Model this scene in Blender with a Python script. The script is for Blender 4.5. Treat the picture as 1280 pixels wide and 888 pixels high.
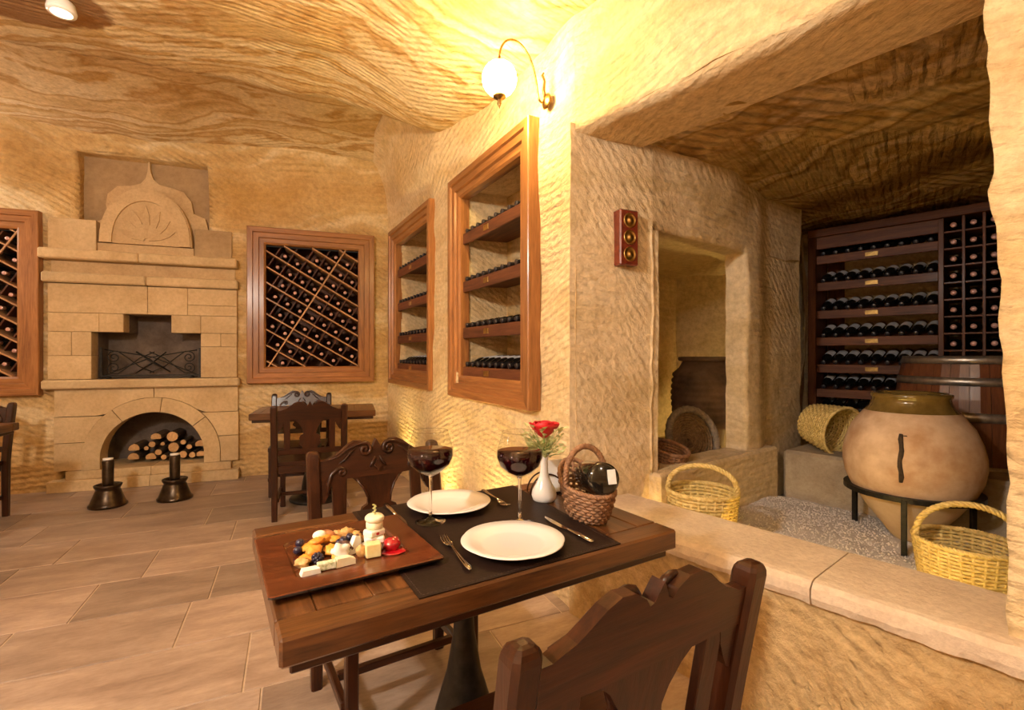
import bpy, bmesh, math, random
from mathutils import Vector, Matrix, noise
random.seed(7)
PI = math.pi
for o in list(bpy.data.objects): bpy.data.objects.remove(o)
S = bpy.context.scene
COL = S.collection

# ------------------------------------------------------------------ camera, world, exposure
CAMH = 1.22
cam = bpy.data.objects.new('camera', bpy.data.cameras.new('camera'))
COL.objects.link(cam)
cam.location = (0, 0, CAMH); cam.rotation_euler = (PI/2, 0, 0)
cam.data.sensor_width = 36.0; cam.data.lens = 36.0*610/1280
cam.data.clip_start = 0.02
S.camera = cam
w = bpy.data.worlds.new('world'); S.world = w; w.use_nodes = True
w.node_tree.nodes['Background'].inputs[0].default_value = (1.0, 0.85, 0.65, 1)
w.node_tree.nodes['Background'].inputs[1].default_value = 0.02
S.view_settings.view_transform = 'Standard'
S.view_settings.look = 'None'
S.view_settings.gamma = 1.0
S.view_settings.use_curve_mapping = False
S.view_settings.exposure = 0.1
S.cycles.max_bounces = 10; S.cycles.diffuse_bounces = 4; S.cycles.glossy_bounces = 4; S.cycles.transmission_bounces = 10; S.cycles.transparent_max_bounces = 16
S.cycles.sample_clamp_indirect = 6.0; S.cycles.caustics_refractive = False; S.cycles.caustics_reflective = False
LAMP_W = 155.0     # wall globe in view (emission strength)
FILL_W = 190.0     # globes out of view, most of them added as fill
PEND_W = 600.0    # pendant globe added out of view as fill
YEL_W = 45.0       # yellow strip lamps low in the alcove

# ------------------------------------------------------------------ mesh builder
class MB:
    def __init__(s): s.v = []; s.f = []; s.sm = []
    def add(s, vs, fs, smooth=False, M=None):
        b = len(s.v)
        for p in vs:
            p = Vector(p)
            s.v.append(M @ p if M else p)
        for f in fs:
            s.f.append([i+b for i in f]); s.sm.append(smooth)
        return s
    def box(s, x0, x1, y0, y1, z0, z1, b=0.0, M=None):
        if b <= 0:
            vs = [(x, y, z) for x in (x0, x1) for y in (y0, y1) for z in (z0, z1)]
            return s.add(vs, [(0,1,3,2),(4,6,7,5),(0,4,5,1),(2,3,7,6),(0,2,6,4),(1,5,7,3)], False, M)
        b = min(b, abs(x1-x0)*.45, abs(y1-y0)*.45, abs(z1-z0)*.45)
        X = (x0, x1); Y = (y0, y1); Z = (z0, z1); vs = []; ix = {}
        for i in (0, 1):
            for j in (0, 1):
                for k in (0, 1):
                    dx, dy, dz = (b if i == 0 else -b), (b if j == 0 else -b), (b if k == 0 else -b)
                    for a in range(3):
                        ix[i, j, k, a] = len(vs)
                        vs.append((X[i]+(0 if a == 0 else dx), Y[j]+(0 if a == 1 else dy), Z[k]+(0 if a == 2 else dz)))
        fs = []
        for i in (0, 1):
            fs.append([ix[i,0,0,0], ix[i,1,0,0], ix[i,1,1,0], ix[i,0,1,0]])
            fs.append([ix[0,i,0,1], ix[1,i,0,1], ix[1,i,1,1], ix[0,i,1,1]])
            fs.append([ix[0,0,i,2], ix[1,0,i,2], ix[1,1,i,2], ix[0,1,i,2]])
            for j in (0, 1):
                fs.append([ix[i,j,0,0], ix[i,j,1,0], ix[i,j,1,1], ix[i,j,0,1]])
                fs.append([ix[i,0,j,0], ix[i,1,j,0], ix[i,1,j,2], ix[i,0,j,2]])
                fs.append([ix[0,i,j,1], ix[1,i,j,1], ix[1,i,j,2], ix[0,i,j,2]])
                for k in (0, 1): fs.append([ix[i,j,k,0], ix[i,j,k,1], ix[i,j,k,2]])
        return s.add(vs, fs, False, M)
    def prism(s, pts, y0, y1, M=None, smooth=False):          # polygon in xz extruded along y
        n = len(pts)
        vs = [(p[0], y0, p[1]) for p in pts] + [(p[0], y1, p[1]) for p in pts]
        fs = [list(range(n)), list(range(2*n-1, n-1, -1))] + [[i, (i+1) % n, n+(i+1) % n, n+i] for i in range(n)]
        return s.add(vs, fs, smooth, M)
    def lathe(s, prof, n=24, M=None, smooth=True, close=False):
        vs = []; fs = []; m = len(prof)
        for r, z in prof:
            for k in range(n):
                a = 2*PI*k/n; vs.append((max(r, 1e-5)*math.cos(a), max(r, 1e-5)*math.sin(a), z))
        for i in range(m if close else m-1):
            j = (i+1) % m
            for k in range(n): fs.append([i*n+k, i*n+(k+1) % n, j*n+(k+1) % n, j*n+k])
        return s.add(vs, fs, smooth, M)
    def tube(s, path, r, n=6, closed=False, M=None, flat=1.0, smooth=True):
        path = [Vector(p) for p in path]; m = len(path); vs = []; fs = []
        up = None
        for i, p in enumerate(path):
            if closed: t = path[(i+1) % m]-path[i-1]
            else: t = path[min(i+1, m-1)]-path[max(i-1, 0)]
            t = t.normalized() if t.length > 1e-9 else Vector((0, 0, 1))
            if up is None:
                up = Vector((0, 0, 1)) if abs(t.z) < .9 else Vector((0, 1, 0))
            a = up - t*up.dot(t)
            if a.length < 1e-6: a = t.orthogonal()
            a.normalize(); b = t.cross(a); up = a
            rr = r[i] if isinstance(r, (list, tuple)) else r
            for k in range(n):
                an = 2*PI*k/n; vs.append(p + a*rr*math.cos(an)*flat + b*rr*math.sin(an))
        for i in range(m if closed else m-1):
            j = (i+1) % m
            for k in range(n): fs.append([i*n+k, i*n+(k+1) % n, j*n+(k+1) % n, j*n+k])
        if not closed:
            fs.append(list(range(n))[::-1]); fs.append([(m-1)*n+k for k in range(n)])
        return s.add(vs, fs, smooth, M)
    def ball(s, c, r, sc=(1, 1, 1), n=12, wob=0.0, M=None, seed=0):
        prof = []; vs = []; fs = []; m = max(5, n*2//3)
        for i in range(m+1):
            th = PI*i/m
            for k in range(n):
                a = 2*PI*k/n
                d = Vector((math.sin(th)*math.cos(a), math.sin(th)*math.sin(a), math.cos(th)))
                q = 1+wob*noise.noise(d*2.3+Vector((seed*3.1, seed*1.7, 0))) if wob else 1
                vs.append(Vector((c[0]+d.x*r*sc[0]*q, c[1]+d.y*r*sc[1]*q, c[2]+d.z*r*sc[2]*q)))
        for i in range(m):
            for k in range(n): fs.append([i*n+k, i*n+(k+1) % n, (i+1)*n+(k+1) % n, (i+1)*n+k])
        return s.add(vs, fs, True, M)
    def mesh(s, name, mat, fix=True):
        me = bpy.data.meshes.new(name)
        me.from_pydata([tuple(v) for v in s.v], [], s.f)
        me.polygons.foreach_set('use_smooth', s.sm)
        if fix:
            bm = bmesh.new(); bm.from_mesh(me)
            bmesh.ops.remove_doubles(bm, verts=bm.verts, dist=2e-5)
            bmesh.ops.recalc_face_normals(bm, faces=bm.faces)
            bm.to_mesh(me); bm.free()
        me.materials.append(mat)
        return me
    def obj(s, name, mat, parent=None, fix=True):
        o = bpy.data.objects.new(name, s.mesh(name, mat, fix)); COL.objects.link(o)
        if parent: o.parent = parent
        return o

def tag(o, label, cat, group=None):
    o['label'] = label; o['category'] = cat
    if group: o['group'] = group
    return o
def thing(name, label, cat, loc=(0, 0, 0), rz=0.0, group=None):
    o = bpy.data.objects.new(name, None); COL.objects.link(o)
    o.empty_display_size = .05
    o.location = loc; o.rotation_euler = (0, 0, rz)
    return tag(o, label, cat, group)
def struct(o, label=None):
    o['kind'] = 'structure'
    if label: o['label'] = label
    return o
def link(name, me, parent=None, M=None):
    o = bpy.data.objects.new(name, me); COL.objects.link(o)
    if parent: o.parent = parent
    if M is not None: o.matrix_local = M
    return o
def dup(root, loc=None, rz=None, label=None, group=None, parent=None):
    c = root.copy(); COL.objects.link(c); c.parent = parent
    for k, v in (('label', label), ('group', group)):
        if v: c[k] = v
    if loc is not None: c.location = loc
    if rz is not None: c.rotation_euler = (0, 0, rz)
    for ch in root.children: dup(ch, parent=c)
    return c
def T(x, y, z): return Matrix.Translation((x, y, z))
def RZ(a): return Matrix.Rotation(a, 4, 'Z')
def RX(a): return Matrix.Rotation(a, 4, 'X')
def RY(a): return Matrix.Rotation(a, 4, 'Y')
def align(a, b, r):                                            # matrix taking +Z onto b-a, origin at a
    d = (Vector(b)-Vector(a))
    return Matrix.Translation(a) @ d.to_track_quat('Z', 'Y').to_matrix().to_4x4()

# ------------------------------------------------------------------ materials
def newmat(name, rough=.6, color=(.5, .5, .5), metal=0.0, spec=.5):
    m = bpy.data.materials.new(name); m.use_nodes = True
    b = m.node_tree.nodes['Principled BSDF']
    b.inputs['Roughness'].default_value = rough
    b.inputs['Base Color'].default_value = (*color, 1)
    b.inputs['Metallic'].default_value = metal
    b.inputs['Specular IOR Level'].default_value = spec
    return m
class NT:
    def __init__(s, m): s.t = m.node_tree; s.b = s.t.nodes['Principled BSDF']
    def n(s, typ, **kw):
        x = s.t.nodes.new(typ)
        for k, v in kw.items():
            if k in x.inputs.keys(): s.set(x.inputs[k], v)
            else: setattr(x, k, v)
        return x
    def set(s, inp, v):
        if isinstance(v, bpy.types.NodeSocket): s.t.links.new(v, inp)
        elif isinstance(v, (tuple, list)) and len(v) == 3 and inp.type == 'RGBA': inp.default_value = (*v, 1)
        else: inp.default_value = v
    def ramp(s, fac, stops):
        r = s.n('ShaderNodeValToRGB'); s.set(r.inputs[0], fac); e = r.color_ramp.elements
        while len(e) < len(stops): e.new(.5)
        for el, (p, c) in zip(e, stops): el.position = p; el.color = (*c, 1)
        return r.outputs[0]
    def mix(s, fac, a, b, mode='MIX'):
        x = s.n('ShaderNodeMix', data_type='RGBA', blend_type=mode)
        s.set(x.inputs[0], fac); s.set(x.inputs[6], a); s.set(x.inputs[7], b); return x.outputs[2]
    def math(s, op, a, b=0.0):
        x = s.n('ShaderNodeMath', operation=op); s.set(x.inputs[0], a); s.set(x.inputs[1], b); return x.outputs[0]
    def vmath(s, op, a, b):
        x = s.n('ShaderNodeVectorMath', operation=op); s.set(x.inputs[0], a); s.set(x.inputs[1], b); return x.outputs[0]
    def noise(s, vec, scale, detail=4, rough=.55, dist=0.0):
        return s.n('ShaderNodeTexNoise', Vector=vec, Scale=scale, Detail=detail, Roughness=rough, Distortion=dist)
    def mapping(s, vec, rot=(0, 0, 0), sc=(1, 1, 1), loc=(0, 0, 0)):
        x = s.n('ShaderNodeMapping'); s.set(x.inputs['Vector'], vec)
        x.inputs['Rotation'].default_value = rot; x.inputs['Scale'].default_value = sc; x.inputs['Location'].default_value = loc
        return x.outputs[0]
    def bump(s, h, strength, dist, nrm=None):
        x = s.n('ShaderNodeBump', Height=h, Strength=strength, Distance=dist)
        if nrm: s.set(x.inputs['Normal'], nrm)
        return x.outputs[0]

def rock(name, stops, strata=(0, 0, 1), sscale=2.2, warp=.55, chisel_rot=(0, 0, 0), cscale=9.0, cdist=.018, cstr=.6, fine=.5, stain=None, crease_shade=None, con=2.0, wave=.16, sdet=6, srough=.62):
    m = newmat(name, .92, spec=.15); N = NT(m)
    pos = N.n('ShaderNodeNewGeometry').outputs['Position']
    wn = N.noise(pos, .55, 3)
    wv = N.n('ShaderNodeVectorMath', operation='SCALE'); N.set(wv.inputs[0], N.vmath('SUBTRACT', wn.outputs['Color'], (.5, .5, .5))); wv.inputs[3].default_value = warp*2
    p2 = N.vmath('ADD', pos, wv.outputs[0])
    dot = N.n('ShaderNodeVectorMath', operation='DOT_PRODUCT'); N.set(dot.inputs[0], p2); dot.inputs[1].default_value = strata
    cmb = N.n('ShaderNodeCombineXYZ'); N.set(cmb.inputs[0], dot.outputs['Value'])
    band = N.noise(cmb.outputs[0], sscale, sdet, srough)
    bl = N.noise(pos, 1.3, 5, .6)
    f = N.math('ADD', N.math('MULTIPLY', band.outputs[0], .68), N.math('MULTIPLY', bl.outputs[0], .32))
    f = N.math('ADD', N.math('MULTIPLY', N.math('SUBTRACT', f, .5), con), .5)
    col = N.ramp(f, stops)
    gr = N.noise(pos, 26, 6, .7)
    col = N.mix(.55, col, N.ramp(gr.outputs[0], [(.32, (.58, .52, .45)), (.62, (1.06, 1.05, 1.02))]), 'MULTIPLY')
    if stain:
        for c, r, colr, k in stain:
            q = N.vmath('SUBTRACT', N.vmath('ADD', pos, N.vmath('MULTIPLY', N.vmath('SUBTRACT', N.noise(pos, 5, 4).outputs['Color'], (.5, .5, .5)), (.22, .22, .1))), c)
            ln = N.n('ShaderNodeVectorMath', operation='LENGTH'); N.set(ln.inputs[0], N.vmath('DIVIDE', q, r))
            fac = N.ramp(ln.outputs['Value'], [(.86, (k, k, k)), (1.0, (0, 0, 0))])
            col = N.mix(fac, col, colr)
    if crease_shade:  # dark shade of a crease painted along a wavering line
        nrm, lev, wd, vc = crease_shade
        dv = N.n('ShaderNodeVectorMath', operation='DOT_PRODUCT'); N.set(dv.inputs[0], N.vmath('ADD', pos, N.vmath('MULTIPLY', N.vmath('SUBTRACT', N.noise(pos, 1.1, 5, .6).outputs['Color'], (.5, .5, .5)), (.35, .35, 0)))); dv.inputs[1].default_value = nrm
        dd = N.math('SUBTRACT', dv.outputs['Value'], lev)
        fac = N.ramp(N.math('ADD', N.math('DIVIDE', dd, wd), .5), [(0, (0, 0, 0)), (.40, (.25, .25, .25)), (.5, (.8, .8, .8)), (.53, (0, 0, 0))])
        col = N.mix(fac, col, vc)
    N.set(N.b.inputs['Base Color'], col)
    m1 = N.mapping(N.mapping(pos, chisel_rot), sc=(1.0, .16, .55))
    n1 = N.noise(m1, cscale*4.2, 3, .55, .3)
    m2 = N.mapping(N.mapping(pos, tuple(r_+.7 for r_ in chisel_rot)), sc=(1.0, .2, .6))
    n2 = N.noise(m2, cscale*3.0, 2, .5, .2)
    msk = N.ramp(N.noise(pos, 1.1, 2).outputs[0], [(.42, (0, 0, 0)), (.58, (1, 1, 1))])
    w1 = N.n('ShaderNodeTexWave', Vector=N.mapping(pos, chisel_rot), Scale=cscale, Distortion=1.6, Detail=2.0); w1.inputs['Detail Scale'].default_value = 1.2
    w2 = N.n('ShaderNodeTexWave', Vector=N.mapping(pos, tuple(r_+.7 for r_ in chisel_rot)), Scale=cscale*.9, Distortion=1.6, Detail=2.0)
    ch = N.mix(msk, N.math('ADD', N.math('MULTIPLY', w1.outputs['Fac'], wave), n1.outputs[0]), N.math('ADD', N.math('MULTIPLY', w2.outputs['Fac'], wave), n2.outputs[0]))
    b1 = N.bump(ch, min(1.0, cstr*1.5), cdist*1.5)
    b2 = N.bump(N.noise(pos, 38, 5, .65).outputs[0], fine, .012, b1)
    N.set(N.b.inputs['Normal'], b2)
    return m

L1, L2, L3, L4 = (.83, .66, .40), (.75, .53, .25), (.56, .34, .12), (.29, .15, .05)
stops_wall = [(.30, L3), (.42, L2), (.50, L1), (.58, L2), (.66, L1), (.78, (.62, .42, .2))]
M_rockR = rock('rock_wall_right', [(.25, L2), (.42, (.74, .54, .29)), (.55, L1), (.75, (.70, .5, .25))], cscale=10, chisel_rot=(.5, 1.0, .2), cstr=.5, fine=.55)
M_rockB = rock('rock_wall_back', [(.28, L3), (.40, (.62, .4, .17)), (.52, (.68, .47, .22)), (.62, L1), (.75, L2)], cscale=7, chisel_rot=(.3, .9, .4), cstr=.9, wave=.3)
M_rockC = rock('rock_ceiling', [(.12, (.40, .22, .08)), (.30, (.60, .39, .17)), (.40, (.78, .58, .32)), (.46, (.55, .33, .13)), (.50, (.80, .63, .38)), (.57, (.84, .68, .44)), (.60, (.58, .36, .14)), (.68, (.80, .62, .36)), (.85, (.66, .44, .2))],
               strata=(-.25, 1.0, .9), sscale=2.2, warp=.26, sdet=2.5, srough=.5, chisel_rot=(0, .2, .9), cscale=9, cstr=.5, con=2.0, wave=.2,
               stain=[((-2.42, 2.52, 3.05), (.36, .20, .5), (.25, .10, .025), .85)], crease_shade=((-.345, .9386, 0), 5.468-1.66, .5, (.20, .095, .03)))  # shadow line of the ceiling crease is painted into the rock colour
M_rockA = rock('rock_alcove', [(.10, (.16, .08, .025)), (.32, (.36, .21, .07)), (.42, (.62, .43, .18)), (.47, (.42, .25, .08)), (.52, (.74, .56, .31)), (.58, (.66, .47, .21)), (.62, (.34, .19, .06)), (.70, (.60, .43, .2)), (.9, (.45, .28, .1))],
               strata=(.85, .25, .5), sscale=1.7, warp=.55, sdet=3, srough=.5, chisel_rot=(0, .15, .68), cscale=7.0, cdist=.035, cstr=1.0, con=2.6, wave=.35)
M_rockP = rock('rock_post', [(.3, (.62, .47, .26)), (.5, (.78, .63, .42)), (.7, (.66, .5, .29))], cscale=9, cstr=.4, chisel_rot=(.1, .5, .3))
M_rockW = rock('rock_under_ledge', [(.28, (.5, .33, .15)), (.42, (.66, .46, .22)), (.55, (.72, .53, .28)), (.7, (.55, .37, .17))], strata=(.6, -.6, .25), sscale=2.4, cscale=8, chisel_rot=(.2, .3, .9), cstr=1.0, fine=1.0)

def stone(name, c1, c2, rough=.85, scale=5, bump=.3, rand=.25, streak=(1, 1, 1), pit=0.0):
    m = newmat(name, rough, spec=.25); N = NT(m)
    oc = N.n('ShaderNodeTexCoord').outputs['Object']; rnd = N.n('ShaderNodeObjectInfo').outputs['Random']
    off = N.n('ShaderNodeCombineXYZ'); N.set(off.inputs[0], N.math('MULTIPLY', rnd, 37.0)); N.set(off.inputs[1], N.math('MULTIPLY', rnd, 11.0))
    v = N.mapping(N.vmath('ADD', oc, off.outputs[0]), sc=streak)
    a = N.noise(v, scale, 6, .62, .4)
    col = N.ramp(a.outputs[0], [(.3, c1), (.68, c2)])
    hs = N.n('ShaderNodeHueSaturation', Color=col); N.set(hs.inputs['Value'], N.math('ADD', N.math('MULTIPLY', rnd, rand), 1-rand*.55))
    col = hs.outputs[0]
    g = N.noise(v, scale*9, 4, .7)
    col = N.mix(.35, col, N.ramp(g.outputs[0], [(.35, (.66, .6, .55)), (.6, (1.05, 1.04, 1.03))]), 'MULTIPLY')
    N.set(N.b.inputs['Base Color'], col)
    N.set(N.b.inputs['Normal'], N.bump(g.outputs[0], bump, .01))
    if pit: N.set(N.b.inputs['Roughness'], N.ramp(a.outputs[0], [(.3, (rough-pit,)*3), (.7, (rough+pit,)*3)]))
    return m
M_block = stone('cut_stone', (.55, .39, .21), (.70, .53, .31), scale=4, rand=.16)
M_plaster = stone('brown_plaster', (.36, .24, .13), (.48, .34, .19), scale=3, rand=0)
M_relief = stone('carved_stone', (.54, .37, .20), (.66, .48, .27), scale=5, rand=.05)
M_soot = stone('sooty_brick', (.10, .075, .06), (.22, .17, .14), scale=4, rand=0)
M_tile = stone('travertine', (.265, .185, .14), (.48, .36, .275), rough=.42, scale=3.2, bump=.12, rand=.46, streak=(.8, 2.6, 1), pit=.08)
M_grout = stone('grout', (.55, .42, .30), (.66, .52, .38), rough=.9, rand=0)
M_ledge = stone('ledge_stone', (.66, .52, .38), (.80, .66, .50), scale=6, bump=.45, rand=.06)
M_curb = stone('grey_curb', (.30, .24, .18), (.44, .37, .28), scale=7, bump=.5, rand=0)
M_gravel = stone('pale_gravel', (.66, .60, .56), (.86, .81, .77), scale=30, bump=.5, rand=0)

def wood(name, c1, c2, axis='X', rough=.38, coat=.25, scale=1.0, rand=.3):
    m = newmat(name, rough, spec=.3); N = NT(m)
    oc = N.n('ShaderNodeTexCoord').outputs['Object']; rnd = N.n('ShaderNodeObjectInfo').outputs['Random']
    off = N.n('ShaderNodeCombineXYZ'); 
    for i in range(3): N.set(off.inputs[i], N.math('MULTIPLY', rnd, 13.0+7*i))
    sc = {'X': (1.2, 16, 16), 'Y': (16, 1.2, 16), 'Z': (16, 16, 1.2)}[axis]
    v = N.mapping(N.vmath('ADD', oc, off.outputs[0]), sc=tuple(k*scale for k in sc))
    a = N.noise(v, 1.6, 5, .6, 1.2); b = N.noise(v, 9, 4, .65)
    f = N.math('ADD', N.math('MULTIPLY', a.outputs[0], .65), N.math('MULTIPLY', b.outputs[0], .35))
    col = N.ramp(f, [(.33, c1), (.52, tuple((x*.45+y*.55) for x, y in zip(c1, c2))), (.66, c2)])
    hs = N.n('ShaderNodeHueSaturation', Color=col); N.set(hs.inputs['Value'], N.math('ADD', N.math('MULTIPLY', rnd, rand), 1-rand*.5))
    N.set(N.b.inputs['Base Color'], hs.outputs[0])
    N.b.inputs['Coat Weight'].default_value = coat; N.b.inputs['Coat Roughness'].default_value = .2
    N.set(N.b.inputs['Normal'], N.bump(f, .25, .004))
    return m
FR1, FR2 = (.20, .075, .022), (.46, .20, .065)
M_frX = wood('frame_wood_x', FR1, FR2, 'X'); M_frZ = wood('frame_wood_z', FR1, FR2, 'Z')
DK1, DK2 = (.012, .0034, .0014), (.058, .0165, .0054)
M_dkX = wood('dark_wood_x', DK1, DK2, 'X', .33, .15); M_dkY = wood('dark_wood_y', DK1, DK2, 'Y', .33, .15); M_dkZ = wood('dark_wood_z', DK1, DK2, 'Z', .33, .15)
TB1, TB2 = (.030, .010, .004), (.18, .070, .021)
M_tbX = wood('table_wood_x', TB1, TB2, 'X', .28, .4); M_tbY = wood('table_wood_y', TB1, TB2, 'Y', .28, .4)
M_rkX = wood('rack_wood_x', (.06, .018, .008), (.20, .07, .028), 'X', .55, .04); M_rkZ = wood('rack_wood_z', (.06, .018, .008), (.20, .07, .028), 'Z', .55, .04)
M_slat = wood('lattice_wood', (.30, .14, .06), (.58, .32, .15), 'X', .5, .1)
M_barrel = wood('barrel_wood', (.085, .026, .012), (.19, .065, .026), 'Z', .3, .5, 1, .08)
M_bark = wood('bark', (.05, .03, .018), (.16, .10, .06), 'Y', .9, 0)
M_logend = wood('log_end', (.50, .27, .11), (.74, .47, .22), 'Y', .8, 0)

def mat_noise(name, c1, c2, scale, rough=.6, bump=.0, bdist=.004, metal=0, coat=0, spec=.5, sub=0):
    m = newmat(name, rough, metal=metal, spec=spec); N = NT(m)
    oc = N.n('ShaderNodeTexCoord').outputs['Object']
    a = N.noise(oc, scale, 5, .6)
    N.set(N.b.inputs['Base Color'], N.ramp(a.outputs[0], [(.32, c1), (.68, c2)]))
    N.b.inputs['Coat Weight'].default_value = coat
    if bump: N.set(N.b.inputs['Normal'], N.bump(a.outputs[0], bump, bdist))
    if sub:
        N.b.inputs['Subsurface Weight'].default_value = sub; N.b.inputs['Subsurface Radius'].default_value = (.01, .006, .003)
    return m
M_iron = mat_noise('black_iron', (.012, .011, .010), (.03, .027, .025), 40, .45, .2, .002, .6)
M_bronze = mat_noise('dark_bronze', (.03, .02, .014), (.08, .055, .035), 14, .32, .2, .003, .85)
M_brass = mat_noise('brass', (.42, .26, .08), (.75, .52, .2), 25, .3, metal=1)
M_agedbrass = mat_noise('aged_brass', (.16, .09, .03), (.38, .24, .08), 30, .35, metal=1)
M_steel = mat_noise('steel', (.5, .48, .45), (.75, .72, .68), 20, .12, metal=1)
M_hoop = mat_noise('galvanised_hoop', (.30, .27, .24), (.5, .46, .42), 30, .38, .1, .002, .9)
M_bottle = mat_noise('dark_bottle_glass', (.006, .006, .005), (.014, .011, .008), 6, .09, coat=.5)
M_cap = mat_noise('pink_foil', (.42, .16, .12), (.80, .52, .44), 30, .3, metal=.2)
M_capb = mat_noise('black_foil', (.012, .010, .012), (.03, .025, .03), 30, .35)
M_label = mat_noise('paper_label', (.68, .66, .68), (.84, .82, .84), 60, .7)
M_labelw = mat_noise('white_paper', (.78, .74, .70), (.86, .83, .80), 60, .7)
M_china = mat_noise('china', (.86, .80, .74), (.88, .83, .78), 3, .15, coat=.4)
M_napkin = mat_noise('napkin_paper', (.84, .82, .80), (.9, .88, .86), 40, .85, .3, .002)
M_rose = mat_noise('rose_petal', (.50, .005, .012), (.72, .02, .03), 30, .5, sub=.1)
M_leaf = mat_noise('pale_leaf', (.46, .50, .16), (.80, .78, .44), 40, .55)
M_stem = mat_noise('green_stem', (.12, .2, .03), (.25, .34, .08), 30, .5)
M_leather = mat_noise('brown_leather', (.012, .006, .0045), (.024, .012, .009), 90, .5, .35, .001, spec=.15)
M_stitch = mat_noise('stitch', (.05, .03, .02), (.09, .055, .04), 90, .7)
M_tray = wood('lacquered_tray', (.030, .007, .003), (.16, .036, .010), 'X', .16, .5, 1.0, 0)
M_traye = mat_noise('tray_edge', (.012, .006, .005), (.02, .01, .008), 10, .15, coat=.6)
M_wick = mat_noise('straw_wicker', (.52, .36, .10), (.82, .64, .27), 50, .6)
M_wickd = mat_noise('dark_wicker', (.10, .055, .025), (.26, .16, .08), 50, .7)
M_wickb = mat_noise('brown_wicker', (.16, .07, .032), (.38, .20, .10), 60, .6)
M_wickg = mat_noise('grey_wicker', (.13, .10, .075), (.28, .22, .16), 50, .8)
M_jar = mat_noise('dark_clay', (.06, .038, .028), (.16, .10, .07), 9, .75, .4, .006)
M_glaze = mat_noise('olive_glaze', (.09, .055, .012), (.20, .13, .035), 10, .16, coat=.6)
M_clay = mat_noise('terracotta', (.40, .23, .12), (.70, .53, .37), 6, .85, .35, .004)
M_clay2 = mat_noise('pale_clay', (.52, .36, .20), (.70, .53, .34), 6, .9, .3, .004)
M_crack = mat_noise('black_mortar', (.03, .02, .012), (.07, .045, .025), 40, .9, .5, .004)
M_red_switch = mat_noise('red_wood_plate', (.12, .018, .008), (.22, .04, .018), 30, .25, coat=.5)
M_tile_e = mat_noise('metal_tin', (.2, .18, .16), (.3, .28, .25), 20, .4, metal=.5)
M_cheese = mat_noise('pale_cheese', (.86, .76, .50), (.92, .84, .62), 60, .6, .2, .002, sub=.15)
M_cheesew = mat_noise('white_cheese', (.90, .84, .72), (.95, .91, .82), 60, .6, .3, .002, sub=.15)
M_cheesey = mat_noise('yellow_cheese', (.82, .66, .28), (.90, .78, .42), 50, .5, .1, .001, sub=.15)
M_herb = mat_noise('herb_cheese', (.30, .34, .12), (.92, .88, .7), 120, .6, .2, .001)
M_rind = mat_noise('brown_rind', (.06, .02, .012), (.16, .06, .03), 60, .5)
M_apricot = mat_noise('dried_apricot', (.72, .22, .02), (.92, .48, .08), 50, .4, .3, .002, sub=.2)
M_walnut = mat_noise('walnut', (.50, .26, .07), (.78, .50, .2), 90, .6, .8, .003)
M_berry = mat_noise('dark_berry', (.008, .006, .02), (.04, .03, .07), 60, .3, .4, .002)
M_cherry = mat_noise('red_jelly', (.28, .002, .008), (.50, .008, .016), 20, .08, coat=1)
M_fig = mat_noise('fig_skin', (.25, .07, .03), (.5, .2, .08), 60, .4, .3, .002)
M_wine = newmat('red_wine', .02, (.022, .0004, .002)); M_wine.node_tree.nodes['Principled BSDF'].inputs['Transmission Weight'].default_value = .5
M_wine.node_tree.nodes['Principled BSDF'].inputs['IOR'].default_value = 1.33
M_glass = newmat('clear_glass', .0, (1, 1, 1)); M_glass.node_tree.nodes['Principled BSDF'].inputs['Transmission Weight'].default_value = 1.0
M_glass.node_tree.nodes['Principled BSDF'].inputs['IOR'].default_value = 1.45
M_thin = bpy.data.materials.new('thin_glass'); M_thin.use_nodes = True
_t = M_thin.node_tree; _t.nodes.remove(_t.nodes['Principled BSDF'])
_l0 = _t.nodes.new('ShaderNodeLayerWeight'); _l0.inputs['Blend'].default_value = .5
_l1 = _t.nodes.new('ShaderNodeMath'); _l1.operation = 'POWER'; _l1.inputs[1].default_value = 5.0; _t.links.new(_l0.outputs['Facing'], _l1.inputs[0])
_lw = _t.nodes.new('ShaderNodeMath'); _lw.operation = 'MULTIPLY_ADD'; _lw.inputs[1].default_value = .6; _lw.inputs[2].default_value = .05; _t.links.new(_l1.outputs[0], _lw.inputs[0])
_tr = _t.nodes.new('ShaderNodeBsdfTransparent'); _tr.inputs[0].default_value = (.97, .97, .96, 1)
_gl = _t.nodes.new('ShaderNodeBsdfGlossy'); _gl.inputs['Roughness'].default_value = .02
_mx = _t.nodes.new('ShaderNodeMixShader'); _t.links.new(_lw.outputs[0], _mx.inputs[0]); _t.links.new(_tr.outputs[0], _mx.inputs[1]); _t.links.new(_gl.outputs[0], _mx.inputs[2])
_t.links.new(_mx.outputs[0], _t.nodes['Material Output'].inputs['Surface'])
def emis(name, color, strength):
    m = newmat(name, .4, (.9, .9, .85)); b = m.node_tree.nodes['Principled BSDF']
    b.inputs['Emission Color'].default_value = (*color, 1); b.inputs['Emission Strength'].default_value = strength
    return m
M_globe = emis('lit_globe', (1.0, .70, .27), LAMP_W)
M_globe2 = emis('lit_globe_unseen', (1.0, .91, .80), FILL_W)  # fireplace-wall globe beyond the cabinet, and the added side-wall fill
M_globe3 = emis('fill_globe_rear', (1.0, .91, .80), FILL_W*1.15)  # added rear fill, fireplace side
M_globe4 = emis('fill_globe_rear_low', (1.0, .91, .80), FILL_W*.3)  # added rear fill, weaker, table side
M_spot = emis('lit_spot', (1.0, .84, .6), 2.0)
M_strip = emis('yellow_strip', (1.0, .70, .16), YEL_W)
M_strip2 = emis('yellow_strip_strong', (1.0, .72, .22), YEL_W*14)

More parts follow.
